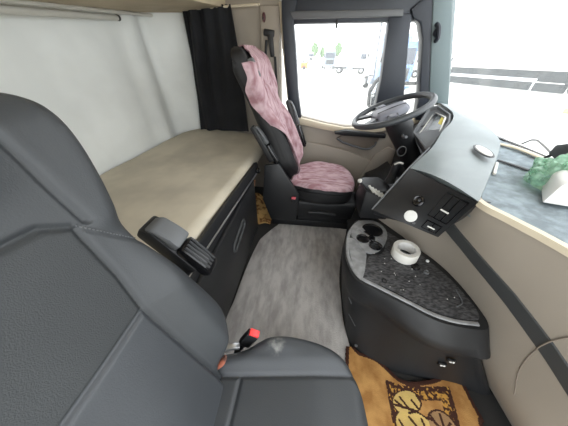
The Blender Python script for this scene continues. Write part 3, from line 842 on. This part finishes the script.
def fnorm(c, z):
    a = face(min(c+.05, 9), z)-face(max(c-.05, 0), z); u = face(c, min(z+.01, .85))-face(c, max(z-.01, .02))
    n = a.cross(u).normalized()
    if n.x > 0: n = -n
    return n
rows = [[face(c/5, z) for c in range(46)] for z in np.linspace(.02, .85, 40)]
bm = grid(rows); bmesh.ops.recalc_face_normals(bm, faces=bm.faces[:])
if sum(f.normal.x for f in bm.faces) > 0: bmesh.ops.reverse_faces(bm, faces=bm.faces[:])
bmesh.ops.solidify(bm, geom=bm.faces[:], thickness=.02)
obj('beige_front', bm, 'beige', da, 60)
# dark trim strip sweeping across the beige front
def zc(c): return ip(c, [1.5, 3, 4, 5, 6, 7, 9], [.68, .645, .62, .59, .55, .50, .43])
rows = []
for k in range(61):
    c = 1.8+k*(7.1/60); r = []
    for dz in (-.036, -.034, -.012, .012, .034, .036):
        z = zc(c)+dz; n = fnorm(c, z); r.append(face(c, z)+n*(.005 if abs(dz) < .035 else -.002))
    rows.append(r)
tag(obj('trim_strip', grid(rows, 0), 'dash_dark', da, 60), 'dark charcoal trim strip across the beige front')
# glovebox lid seam
pts = [face(c, z)+fnorm(c, z)*.001 for c, z in catmull([(6.9, .80, 0), (6.55, .70, 0), (6.35, .60, 0), (6.2, .48, 0), (6.15, .36, 0), (6.3, .26, 0)], 6) for c, z in [(c, z)]] if False else [face(p.x, p.y)+fnorm(p.x, p.y)*.006*(1 if abs(p.y-zc(p.x)) < .04 else .15) for p in catmull([(6.5, .80, 0), (6.2, .70, 0), (5.95, .60, 0), (5.85, .48, 0), (5.9, .36, 0), (6.15, .26, 0)], 8)]
tag(obj('lid_seam', tube(pts, .0022, 6), 'beige_dark', da), 'thin lid seam')
# cream rim and textile tray on top
rim = [face(c/5, .85)+Vector((0, 0, .0)) for c in range(15, 46)]
bm = loft([[p+Vector((-.004, -.004, -.012)), p+Vector((-.002, -.002, .006)), p+Vector((.012, .008, .008)), p+Vector((.016, .010, -.012))] for p in rim])
tag(obj('tray_edge', bm, 'beige_light', da), 'cream edge lip')
front = [face(c/5, .85) for c in range(15, 46)]; rows = []
for t in np.linspace(0, 1, 12):
    rows.append([Vector((p.x+.012+(1.075-p.x-.012)*t, p.y+(.78*(1-k/30.0)*t), .846+.012*t*t)) for k, p in enumerate(front)])
tray = obj('dash_tray', grid(rows, .02), 'dash_tray', da, 60)
bm = tube(catmull([(.868, 1.062, .857), (.90, 1.01, .857), (.925, .96, .857)], 4), .010, 8, flat=.35); obj('tray_slot', bm, 'dark', tray)
bm = tube(catmull([(.845, 1.03, .856), (.80, .965, .856), (.758, .905, .856)], 4), .006, 8, flat=.7); tag(obj('light_strip', bm, 'rail', tray), 'pale grey strip')
bm = tube(catmull([(1.0, 1.30, .862), (1.04, 1.22, .868), (1.06, 1.1, .868), (1.065, .9, .868), (1.065, .5, .866), (1.065, -.25, .862)], 5), .014, 8, flat=.5)
tag(obj('screen_edge', bm, 'beige_light', da), 'cream strip along the windscreen foot')
# instrument hood
Lc = catmull([(.99, 2.06, .94), (.958, 1.93, .952), (.955, 1.74, .932), (.885, 1.575, .912), (.77, 1.42, .883), (.645, 1.22, .853), (.494, 1.048, .801)], 7)
Rc = catmull([(1.035, 2.06, .935), (1.045, 1.92, .932), (1.042, 1.78, .922), (1.045, 1.55, .912), (1.0, 1.30, .89), (.90, 1.12, .862), (.575, .677, .853)], 7)
rows = []
for a, c in zip(Lc, Rc):
    r = []
    for k in range(15):
        t = k/14; p = a.lerp(c, t); p.z += min(.018, .06*(c-a).length)*math.sin(PI*t)
        r.append(p)
    r += [c+Vector((.015, .006, -.03)), c+Vector((.02, .02, -.08)), a+Vector((.07, .05, -.08)), a+Vector((.012, .014, -.02))]
    rows.append(r)
obj('instrument_hood', loft(rows), 'hood', da, 35)
# side of the hood and switch panel (points: B top left, Cc top right, D/E bottom)
A = Vector((.640, 1.22, .851)); B = Vector((.495, 1.05, .80)); Cc = Vector((.572, .675, .852)); D = Vector((.32, .88, .65)); E_ = Vector((.558, .735, .635))
def quadgrid(P00, P10, P11, P01, n=8, m=8, bulge=0):
    rows = []
    for j in range(m+1):
        r = []
        for i in range(n+1):
            s, t = i/n, j/m; p = P00*(1-s)*(1-t)+P10*s*(1-t)+P11*s*t+P01*(1-s)*t
            nn = (P10-P00).cross(P01-P00).normalized()
            r.append(p+nn*bulge*math.sin(PI*s)*math.sin(PI*t))
        rows.append(r)
    return rows
rows = quadgrid(D, E_, Cc, B)
bm = grid(rows); bmesh.ops.recalc_face_normals(bm, faces=bm.faces[:])
if sum(f.normal.y for f in bm.faces) > 0: bmesh.ops.reverse_faces(bm, faces=bm.faces[:])
bmesh.ops.solidify(bm, geom=bm.faces[:], thickness=.05)
sp = obj('switch_panel', bm, 'black', da, 50)
def onp(u, v, off=0):     # u along the bottom edge, v upwards
    p = D*(1-u)*(1-v)+E_*u*(1-v)+Cc*u*v+B*(1-u)*v
    n = (E_-D).cross(B-D).normalized()
    if n.y > 0: n = -n
    return p+n*off
un = (E_-D).cross(B-D).normalized(); un = -un if un.y > 0 else un
ux = (E_-D).normalized(); uz = un.cross(ux).normalized()
if uz.z < 0: uz = -uz
PR = Matrix((ux, un, uz)).transposed()
def nrm(u, v):
    n = (onp(u+.01, v)-onp(u-.01, v)).cross(onp(u, v+.01)-onp(u, v-.01)).normalized()
    return -n if n.y > 0 else n
def pbox(u, v, s, m, name, bev=.003, off=.004, par=sp, lab=None):
    o = obj(name, box(onp(u, v, off), s, bev, PR), m, par)
    if lab: tag(o, lab)
    return o
bm = lathe([(.026, 0), (.026, .004), (.024, .006), (.002, .007)], onp(.52, .19, .0), nrm(.52, .19), 32); tag(obj('round_cover', bm, 'white', sp), 'round white cover disc')
bm = lathe([(.024, 0), (.024, .006), (.018, .010), (.013, .006), (.003, .006)], onp(.47, .52, .0), nrm(.47, .52), 28); so = obj('power_socket', bm, 'gloss', sp)
pbox(.47, .52, (.008, .004, .008), 'grey_pl', 'socket_pin', .001, .009, so)
def pquad(u0, u1, v0, v1, m, name, d=.004, par=sp):
    return obj(name, loft([[onp(u, v)+nrm(u, v)*d for u, v in [(u0+(u1-u0)*i/6, v0+(v1-v0)*j/6) for i in range(7)]]+[onp(u, v)-nrm(u, v)*.004 for u, v in [(u0+(u1-u0)*i/6, v0+(v1-v0)*j/6) for i in range(6, -1, -1)]] for j in range(7)]), m, par)
sq = pquad(.69, .95, .36, .93, 'gloss', 'switch_bank', .003)
pquad(.70, .77, .39, .90, 'dark', 'rocker_switch', .006, sq); pquad(.785, .855, .39, .90, 'dark', 'rocker_switch', .006, sq); pquad(.87, .94, .39, .90, 'black', 'rocker_switch', .006, sq)
sq2 = pquad(.73, .94, .07, .28, 'gloss', 'switch_bank', .003)
pquad(.745, .83, .09, .26, 'dark', 'rocker_switch', .006, sq2); pquad(.845, .925, .09, .26, 'dark', 'rocker_switch', .006, sq2)
tag(pquad(.775, .88, .575, .605, 'white', 'white_marking', .0075, sq), 'thin white line marking')
tag(pquad(.79, .89, .15, .175, 'white', 'white_marking', .0075, sq2), 'thin white line marking')
bm = lathe([(.006, 0), (.006, .003), (.003, .004)], onp(.62, .08, 0), un, 12); obj('screw_cap', bm, 'grey_pl', sp)
# body behind the hood and the driver side of the dash
b = prism([(.82, .06), (1.06, .06), (1.06, .84), (.95, .84), (.84, .74), (.78, .62), (.78, .40)], 'y', 1.30, 2.06, .015); obj('dash_body', b, 'dark', da)
bm = grid(quadgrid(D+Vector((.015, .02, .01)), Vector((.74, 1.30, .42)), Vector((.69, 1.34, .80)), B+Vector((.01, .02, -.006)), 6, 6), .03); obj('knee_panel', bm, 'dark', da)
bm = tube([D+Vector((-.004, .006, .0)), D.lerp(B, .5)+Vector((-.004, .004, 0)), B+Vector((-.004, .004, 0)), A+Vector((-.008, .0, -.002))], .004, 8); tag(obj('panel_edge_highlight', bm, 'grey_pl', da), 'pale bead drawn for the highlight on the panel edge')  # pale tube modelled in place of the highlight along this edge
# instrument cluster under the hood, facing the driver
bez = [Vector(p) for p in ((.88, 1.93, .925), (.925, 1.90, .946), (.945, 1.73, .922), (.87, 1.565, .902), (.672, 1.28, .832), (.648, 1.29, .815), (.735, 1.72, .79))]
bc = sum(bez, Vector())/7; bn = (bez[6]-bez[3]).cross(bez[0]-bez[4]).normalized()
if bn.x > 0: bn = -bn
def bring(k, d): return [bc+(p-bc)*k+bn*d for p in bez]
bm = loft([bring(1.0, -.09), bring(1.0, 0), bring(.97, .006), bring(.90, .005), bring(.86, -.012)])
clu = obj('instrument_cluster', bm, 'grey_pl', da, 40)
qd = [Vector(p) for p in ((.757, 1.665, .797), (.775, 1.45, .832), (.872, 1.64, .918), (.90, 1.86, .908))]
qc = sum(qd, Vector())/4
def qp(u, v, d): return (qd[0]*(1-u)*(1-v)+qd[1]*u*(1-v)+qd[2]*u*v+qd[3]*(1-u)*v)*.97+qc*.03+bn*d
def qbox(u0, u1, v0, v1, d0, d1): return loft([[qp(u, v, d) for u, v in ((u0, v0), (u1, v0), (u1, v1), (u0, v1))] for d in (d0, d1)])
scn = obj('display', qbox(0, 1, 0, 1, -.03, -.004), 'screen', clu)
tag(obj('display_tile', qbox(.70, .92, .62, .95, -.006, -.001), 'yellow', scn), 'yellow display tile')
obj('display_gauge', qbox(.03, .30, .06, .94, -.006, -.001), 'gloss', scn)
tag(obj('display_bezel', tube([qp(u, v, -.001) for u, v in ((0, 0), (1, 0), (1, 1), (0, 1))], .006, 8, closed=True), 'rail', clu), 'pale grey bezel')
for k, (u, v) in enumerate(((-.16, .75), (-.15, .35))):
    obj('gauge_ring', lathe([(.024, 0), (.026, .006), (.022, .008)], qp(u, v, -.004), bn, 20), 'dark', clu)
# oval badge plate on the hood
bm = lathe([(.029, 0), (.030, .002), (.028, .004)], (.81, 1.096, .884), (-.06, -.10, 1), 36)
o_ = Vector((.81, 1.096, .884)); dmaj = Vector((-.12, -.99, 0)).normalized()
for v in bm.verts:
    p = v.co-o_; k = p.dot(dmaj); v.co = o_+p+dmaj*k*1.7
bd = obj('oval_plate', bm, 'black', da)
bm = lathe([(.022, .002), (.0225, .005), (.020, .006)], (.81, 1.096, .884), (-.06, -.10, 1), 36)
for v in bm.verts:
    p = v.co-o_; k = p.dot(dmaj); v.co = o_+p+dmaj*k*1.95
tag(obj('plate_face', bm, 'rail', bd), 'pale grey oval face')
# steering column with stalk ring
bm = loft([[Vector(c)+Vector((r*math.cos(2*PI*k/20)*.9, r*math.sin(2*PI*k/20), r*.35*math.cos(2*PI*k/20))) for k in range(20)] for c, r in (((.56, 1.62, .90), .085), ((.59, 1.62, .86), .088), ((.62, 1.62, .80), .075), ((.68, 1.62, .72), .07), ((.78, 1.62, .58), .075))])
col_ = obj('steering_column', bm, 'dark', da, 50)
bm = tube([(.625+.028*math.cos(2*PI*k/20), 1.53+.004*math.sin(2*PI*k/20), .715+.032*math.sin(2*PI*k/20)) for k in range(20)], .004, 6, closed=True); obj('ignition_ring', bm, 'grey_pl', col_)
bm = tube(catmull([(.60, 1.54, .82), (.58, 1.46, .83), (.57, 1.40, .85)], 4), .009, 8); obj('stalk', bm, 'grey_pl', col_)
bm = tube(catmull([(.60, 1.70, .82), (.59, 1.78, .83), (.58, 1.85, .84)], 4), .009, 8); obj('stalk', bm, 'grey_pl', col_)

# steering wheel
th = math.radians(23); wc = Vector((.508, 1.62, .953)); e1 = Vector((math.cos(th), 0, math.sin(th))); e2 = Vector((0, 1, 0)); en = Vector((-math.sin(th), 0, math.cos(th)))
sw = thing('steering_wheel', tuple(wc), 'dark grey steering wheel with a pale centre pad in front of the side window', 'steering wheel')
obj('rim', tube([wc+e1*.235*math.cos(2*PI*k/64)+e2*.235*math.sin(2*PI*k/64) for k in range(64)], .019, 12, closed=True), 'wheel', sw, 80)
bm = lathe([(.055, -.06), (.075, -.05), (.10, -.03), (.098, -.012), (.08, .0)], wc, en, 32); obj('hub', bm, 'dark', sw)
bm = bmesh.new(); prof = [(-.115, -.06), (-.09, -.095), (.0, -.105), (.075, -.09), (.10, -.05), (.10, .05), (.075, .09), (0, .105), (-.09, .095), (-.115, .06)]
def hubp(a, c, h, k=1): return wc+e1*a*k+e2*c*k+en*h
loft([[hubp(a, c, -.018) for a, c in prof], [hubp(a, c, .004) for a, c in prof], [hubp(a, c, .018, .92) for a, c in prof], [hubp(a, c, .026, .7) for a, c in prof], [hubp(a, c, .028, .3) for a, c in prof]], bm=bm)
pad = obj('centre_pad', bm, 'hub', sw); tag(pad, 'pale grey centre pad')
for c in (-.05, .05):
    obj('pad_seam', tube([hubp(-.09, c, .024), hubp(0, c*.9, .029), hubp(.085, c*.8, .024)], .004, 6), 'wheel', pad)
for (ang, w) in ((PI/2+.15, .03), (-PI/2-.15, .03), (PI+.5, .022), (PI-.5, .022)):
    d = e1*math.cos(ang)+e2*math.sin(ang); s_ = en.cross(d)
    bm = loft([[wc+d*r+s_*w*k1+en*(h-.004) for k1, h in ((-1, -.008), (1, -.008), (1, .008), (-1, .008))] for r in (.08, .15, .225)]); sp_ = obj('spoke', bm, 'wheel', sw)
    if abs(ang) < 2:
        bm = box(wc+d*.145+en*.008, (.05, .04, .012), .004, Matrix((d, s_, en)).transposed()); tag(obj('button_pad', bm, 'hub', sp_), 'pale button cluster')

# control levers left of the switch panel
lv = thing('gear_control_block', (.42, 1.22, .45), 'black control block with ribbed grey levers beside the steering column', 'gear lever')
obj('block', prism([(.33, .42), (.52, .42), (.52, .58), (.44, .63), (.33, .62)], 'y', 1.11, 1.30, .02), 'dark', lv)
bm = tube(catmull([(.285, 1.105, .682), (.32, 1.11, .655), (.38, 1.12, .615), (.44, 1.13, .575)], 5), [.006]*6+[.015]*10, 10); obj('lever', bm, 'black', lv)
bm = lathe([(.008, 0), (.012, .005), (.012, .014), (.006, .019)], (.288, 1.10, .682), (-.5, 0, .85), 16); tag(obj('lever_knob', bm, 'rail', lv), 'pale lever knob')
for k in range(5):
    t = k/4; bm = tube([(.335+.075*t, 1.085, .672-.042*t), (.365+.075*t, 1.075, .635-.042*t)], .006, 8); tag(obj('rib', bm, 'rail', lv), 'pale grey rib')
bm = loft([[Vector(c)+Vector((r*math.cos(2*PI*k/14), r*math.sin(2*PI*k/14), .2*r*math.cos(2*PI*k/14))) for k in range(14)] for c, r in (((.50, 1.25, .62), .03), ((.505, 1.25, .67), .024), ((.51, 1.25, .72), .026), ((.512, 1.25, .745), .022))]); obj('brake_lever', bm, 'black', lv)
bm = tube(catmull([(.485, 1.225, .742), (.505, 1.222, .755), (.53, 1.225, .75)], 4), .005, 8); tag(obj('lever_tip', bm, 'rail', lv), 'shiny lever tip')
bm = box((.53, 1.18, .635), (.045, .03, .03), .006, rotm(y=.4)); tag(obj('latch', bm, 'rail', lv), 'pale latch piece')

# pedal and dark footwell shroud by the door
b = prism([(.50, .03), (.74, .03), (.74, .44), (.66, .36), (.56, .30)], 'y', 1.55, 2.06, .015)
tag(obj('footwell_shroud', b, 'dark'), 'dark footwell cover below the steering column beside the door', 'cover')

# ------------------------------------------------------------------ things on the dash
bx = thing('white_foam_box', (.87, .72, .86), 'white foam box inside the green bag on the dash tray', 'box')
b = loft([[(x, y, z) for x, y in q] for z, q in ((.860, ((.765, .685), (1.02, .615), (1.03, .76), (.84, .79))), (.925, ((.785, .69), (1.02, .625), (1.02, .76), (.84, .79))), (.940, ((.805, .685), (1.01, .63), (1.01, .75), (.85, .78))))])
bmesh.ops.recalc_face_normals(b, faces=b.faces[:]); bmesh.ops.bevel(b, geom=b.edges[:], offset=.006, segments=2, profile=.5, affect='EDGES')
obj('foam_body', b, 'white', bx)
bm = box((.89, .653, .892), (.05, .006, .008), .001, rotm(z=-.25))
tag(obj('blue_print', bm, mat('blue_print', (60, 80, 170), .6), bx), 'small blue print')
# bag: crumpled film dome
gb = thing('plastic_bag', (.875, .80, .86), 'crumpled green plastic bag around a white box on the dash tray', 'bag')
rows = []
for j in range(29):
    ph = (j/28)*PI*.5; r = []
    for i in range(73):
        a = 2*PI*i/72; rr = .15*math.cos(ph*.97)**.55
        n1 = noise.noise((math.cos(a)*2.6, math.sin(a)*2.6, ph*2.5)); n2 = noise.noise((math.cos(a)*7, math.sin(a)*7, ph*7)); n3 = abs(noise.noise((math.cos(a)*4+5, math.sin(a)*4, ph*4)))
        k = 1+.14*n1+.10*n2-.16*n3
        r.append(Vector((.935+rr*k*math.cos(a)*.80, .80+rr*k*math.sin(a)*.80, .862+.100*math.sin(ph)*(1+.25*n1+.18*n2))))
    rows.append(r)
obj('bag_film', grid(rows, .0012), 'bag', gb, 30)
dv = thing('screen_device', (1.03, 1.0, .86), 'dark grey angular device on a thin stem at the windscreen foot behind the green bag', 'device')
b = prism([(.985, .885), (1.07, .90), (1.075, .955), (1.03, .985), (.97, .965)], 'z', 0, .1)
b.free()
bm = bmesh.new()
loft([[Vector(p) for p in q] for q in ([(1.02, 1.035, .905), (1.03, 1.04, .945), (1.045, 1.03, .942), (1.04, 1.02, .902)], [(1.02, .99, .898), (1.025, .995, .965), (1.05, .98, .965), (1.045, .97, .898)], [(1.02, .86, .895), (1.025, .86, .975), (1.045, .85, .975), (1.045, .85, .895)])], bm=bm)
bmesh.ops.recalc_face_normals(bm, faces=bm.faces[:]); bmesh.ops.bevel(bm, geom=bm.edges[:], offset=.006, segments=2, profile=.5, affect='EDGES')
obj('device_body', bm, 'dash_dark', dv)
obj('stem', tube([(1.03, 1.02, .91), (1.04, 1.05, .885), (1.045, 1.065, .866)], [.007, .005, .004], 8), 'dark', dv)

# ------------------------------------------------------------------ outside: wipers, mirror, yard
wp = thing('windscreen_wiper', (1.13, 1.2, .84), 'thin brown wiper arms folded at the windscreen foot', 'wiper')
obj('wiper_arm', tube(catmull([(1.115, 1.42, .852), (1.12, 1.30, .855), (1.12, 1.14, .858), (1.12, .95, .862)], 5), .006, 8), 'wiper', wp)
obj('wiper_link', tube([(1.12, 1.29, .868), (1.12, 1.255, .90), (1.12, 1.225, .908), (1.12, 1.16, .893), (1.12, 1.08, .866)], .005, 8), 'wiper', wp)
b = box((1.115, 1.43, .845), (.03, .04, .025), .006); obj('wiper_pivot', b, 'dark', wp)
mr = thing('side_mirror', (.64, 2.36, .9), 'tall dark exterior mirror outside the driver window', 'mirror')
obj('mirror_housing', prism([(.50, .98), (.515, .84), (.60, .82), (.66, .86), (.665, 1.03), (.64, 1.10), (.56, 1.09)], 'y', 2.34, 2.44, .02), 'tyre', mr)
obj('mirror_glass', prism([(.515, .965), (.53, .86), (.58, .85), (.59, .96), (.58, 1.06), (.55, 1.05)], 'y', 2.325, 2.345, .006), mat('mirror_glass', (200, 204, 208), .06, metal=1), mr)
obj('mirror_arm', tube([(.66, 2.36, 1.02), (.74, 2.30, 1.05), (.84, 2.2, 1.06)], .014, 8), 'tyre', mr)
bm = tube([(.515, 2.36, 1.08), (.50, 2.36, 1.25), (.485, 2.36, 1.50)], .006, 8); obj('mirror_stay', bm, 'truckg', mr)

GZ = -1.4
tag(struct('ground', box((20, 60, GZ-.05), (200, 220, .1)), 'concrete'), None)
def wheel_bm(c, r, w, ax, bm=None):
    return lathe([(r*.55, -w/2), (r*.93, -w/2), (r, -w*.35), (r, w*.35), (r*.93, w/2), (r*.55, w/2)], c, ax, 28, bm)
def truck(name, loc, yaw, paint, label, rear=True, sc=1.0):
    """tractor unit, front towards local -y"""
    t = thing(name, (0, 0, 0), label, 'truck', 'trucks parked in the yard')
    obj('cab', prism([(-1.1, .9), (-1.15, 2.0), (-.85, 3.5), (.9, 3.6), (1.0, .9)], 'x', -1.2, 1.2, .08), paint, t)
    obj('windscreen', prism([(-1.17, 2.05), (-.93, 3.1), (-.90, 3.1), (-1.1, 2.05)], 'x', -1.08, 1.08, .02), 'tglass', t)
    obj('grille', box((0, -1.17, 1.4), (1.7, .1, .8), .03), 'chassis', t)
    obj('bumper', box((0, -1.2, .65), (2.4, .35, .5), .08), paint, t)
    for s in (-1, 1):
        obj('headlamp', box((s*.92, -1.38, .7), (.4, .06, .2), .02), 'chrome', t)
        obj('side_window', box((s*1.2, -.35, 2.45), (.04, .85, .7), .02), 'tglass', t)
        obj('mirror', box((s*1.4, -1.05, 2.5), (.2, .15, .6), .03), 'tyre', t)
    obj('chassis', box((0, 2.2, .85), (1.0, 5.0, .35), .03), 'chassis', t)
    obj('fuel_tank', box((1.0, 1.7, .75), (.5, 1.1, .55), .08), 'truckg', t); obj('fuel_tank', box((-1.0, 1.7, .75), (.5, 1.1, .55), .08), 'truckg', t)
    for y in (-.3, 3.4):
        for s in (-1, 1):
            w = obj('wheel', wheel_bm((s*1.0, y, .5), .5, .35, (1, 0, 0)), 'tyre', t)
            obj('hub', lathe([(.28, 0), (.24, .06), (.1, .08)], (s*1.17, y, .5), (s, 0, 0), 20), 'chrome', w)
    if rear: obj('fairing', prism([(.0, 3.55), (.9, 3.6), (.9, 4.0), (.6, 4.0)], 'x', -1.1, 1.1, .05), paint, t)
    t.location = (loc[0], loc[1], GZ); t.rotation_euler = (0, 0, yaw); t.scale = (sc, sc, sc)
    return t
truck('truck', (7.4, 46, 0), 1.35, 'truckw', 'white tractor truck parked side-on beyond the driver window, right of the grey one')
truck('truck', (2.7, 62, 0), .1, 'truckg', 'distant grey-blue truck front in the middle of the driver window')
truck('truck', (6.3, 22.5, 0), .1, 'truckb', 'blue truck with dark windscreen standing in for a mirror reflection at the driver window')  # put in direct view in place of the side mirror's reflection
truck('truck', (-3.4, 110, 0), .6, 'truckw', 'small pale truck far away at the left of the driver window')
truck('truck', (17.0, 39, 0), 1.5, 'truckw', 'white truck chassis and wheels seen through the narrow quarter window', sc=.9)
cn = thing('orange_machine', (-2.9, 58, GZ), 'small orange machine standing low at the left of the driver window', 'machine')
obj('body', box((-2.9, 58, GZ+.8), (1.6, 1.4, 1.0), .1), 'orange', cn); obj('wheels', wheel_bm((-2.9, 57.3, GZ+.35), .35, .3, (0, 1, 0)), 'tyre', cn)
for (x, y, s, lab) in ((-1.6, 120, 1.0, 'pale green tree far off left of the grey-blue truck'), (8.5, 118, 1.0, 'pale green tree far off right of the grey-blue truck'), (2.0, 124, .8, 'low green tree far off behind the grey-blue truck')):
    t = thing('tree', (x, y, GZ), lab, 'tree', 'trees beyond the yard')
    obj('trunk', tube([(x, y, GZ), (x+.1, y, GZ+1.6*s), (x, y, GZ+3*s)], [.2, .16, .1], 8), 'bark', t)
    bm = bmesh.new(); bmesh.ops.create_icosphere(bm, subdivisions=4, radius=1)
    for v in bm.verts:
        n = noise.noise(v.co*2.2)*.35+noise.noise(v.co*6)*.2
        v.co = Vector((v.co.x*1.5*s*(1+n)+x, v.co.y*1.5*s*(1+n)+y, v.co.z*2.3*s*(1+n)+GZ+4.6*s))
    obj('crown', bm, 'leaf', t, 180)
# long white trailer parked across the windscreen view
A0 = Vector((14.6, 30.2, GZ)); A1 = Vector((19.4, 21.2, GZ)); dd = (A1-A0); LL = dd.length; dd.normalize(); nn = Vector((dd.y, -dd.x, 0))
if nn.dot(-A0) < 0: nn = -nn
def tp(u, v, h): return A0+dd*u-nn*v+Vector((0, 0, h))
TR = Matrix((dd, nn, Vector((0, 0, 1)))).transposed()
tl = thing('box_trailer', tuple(A0), 'long white box trailer with a dark underside parked beyond the windscreen', 'trailer')
obj('box_body', box(tp(LL/2+.5, 1.3, 2.9), (LL+1.4, 2.5, 2.5), .05, TR), 'truckw', tl)
obj('under_beam', box(tp(LL/2-.3, .45, 1.22), (LL-.2, .5, .75), .03, TR), 'chassis', tl)
obj('side_rail', box(tp(LL/2-1.2, .12, .93), (LL-2.6, .1, .26), .02, TR), 'truckw', tl)
obj('side_skirt', box(tp(LL/2-.3, .3, .48), (LL-.4, .3, .6), .03, TR), 'chassis', tl)
for u in (7.6,):
    obj('leg', box(tp(u, .2, .5), (.12, .2, 1.0), .01, TR), 'truckw', tl)
w = obj('wheel', wheel_bm(tp(LL+.35, .2, .72), .72, .4, nn), 'tyre', tl); obj('hub', lathe([(.5, 0), (.45, .1), (.15, .16)], tp(LL+.35, -.02, .72), nn, 24), 'truckw', w)
obj('wheel_arch', tube(catmull([tp(LL-.6, .0, .3), tp(LL-.5, .0, 1.0), tp(LL, .0, 1.55), tp(LL+.6, .0, 1.6)], 5), .09, 8), 'chassis', tl)
kb = obj('kerb_stone', box((14.9, 14.2, GZ+.12), (2.4, .5, .24), .04, rotm(z=-.9)), 'kerb'); tag(kb, 'dull yellow kerb stone on the yard at the right of the windscreen view', 'kerb')

# ------------------------------------------------------------------ light and camera
w = bpy.data.worlds.new('World'); bpy.context.scene.world = w; w.use_nodes = True
nt = w.node_tree; bg = nt.nodes['Background']; bg.inputs['Color'].default_value = (.93, .97, 1.0, 1); bg.inputs['Strength'].default_value = 3.0
def portal(loc, rot, sx, sy):
    l = bpy.data.lights.new('sky_portal', 'AREA'); l.shape = 'RECTANGLE'; l.size = sx; l.size_y = sy; l.cycles.is_portal = True
    o = bpy.data.objects.new('sky_portal', l); COL.objects.link(o); o.location = loc; o.rotation_euler = rot
portal((.96, .9, 1.33), (0, PI/2+.37, 0), 1.1, 2.5)
portal((.3, 2.26, 1.15), (-PI/2, 0, 0), 1.4, .9)
portal((.25, -.34, .9), (PI/2, 0, 0), 1.7, 2.0)

cam = bpy.data.cameras.new('camera'); co = bpy.data.objects.new('camera', cam); COL.objects.link(co)
a, p = math.radians(7.3057), math.radians(36.5674)
F = Vector((-math.sin(a)*math.cos(p), math.cos(a)*math.cos(p), -math.sin(p))); Rr = Vector((math.cos(a), math.sin(a), 0)); U = Rr.cross(F)
Mx = Matrix((Rr, U, -F)).transposed().to_4x4(); Mx.translation = Vector((0, 0, 1.25)); co.matrix_world = Mx
cam.sensor_width = 36; cam.lens = 213/568*36; cam.clip_start = .02; cam.clip_end = 500
sc = bpy.context.scene; sc.camera = co
vs_ = sc.view_settings; sc.display_settings.display_device = 'sRGB'
vs_.view_transform = 'Standard'; vs_.look = 'None'; vs_.gamma = 1; vs_.use_curve_mapping = False; vs_.exposure = 0.4
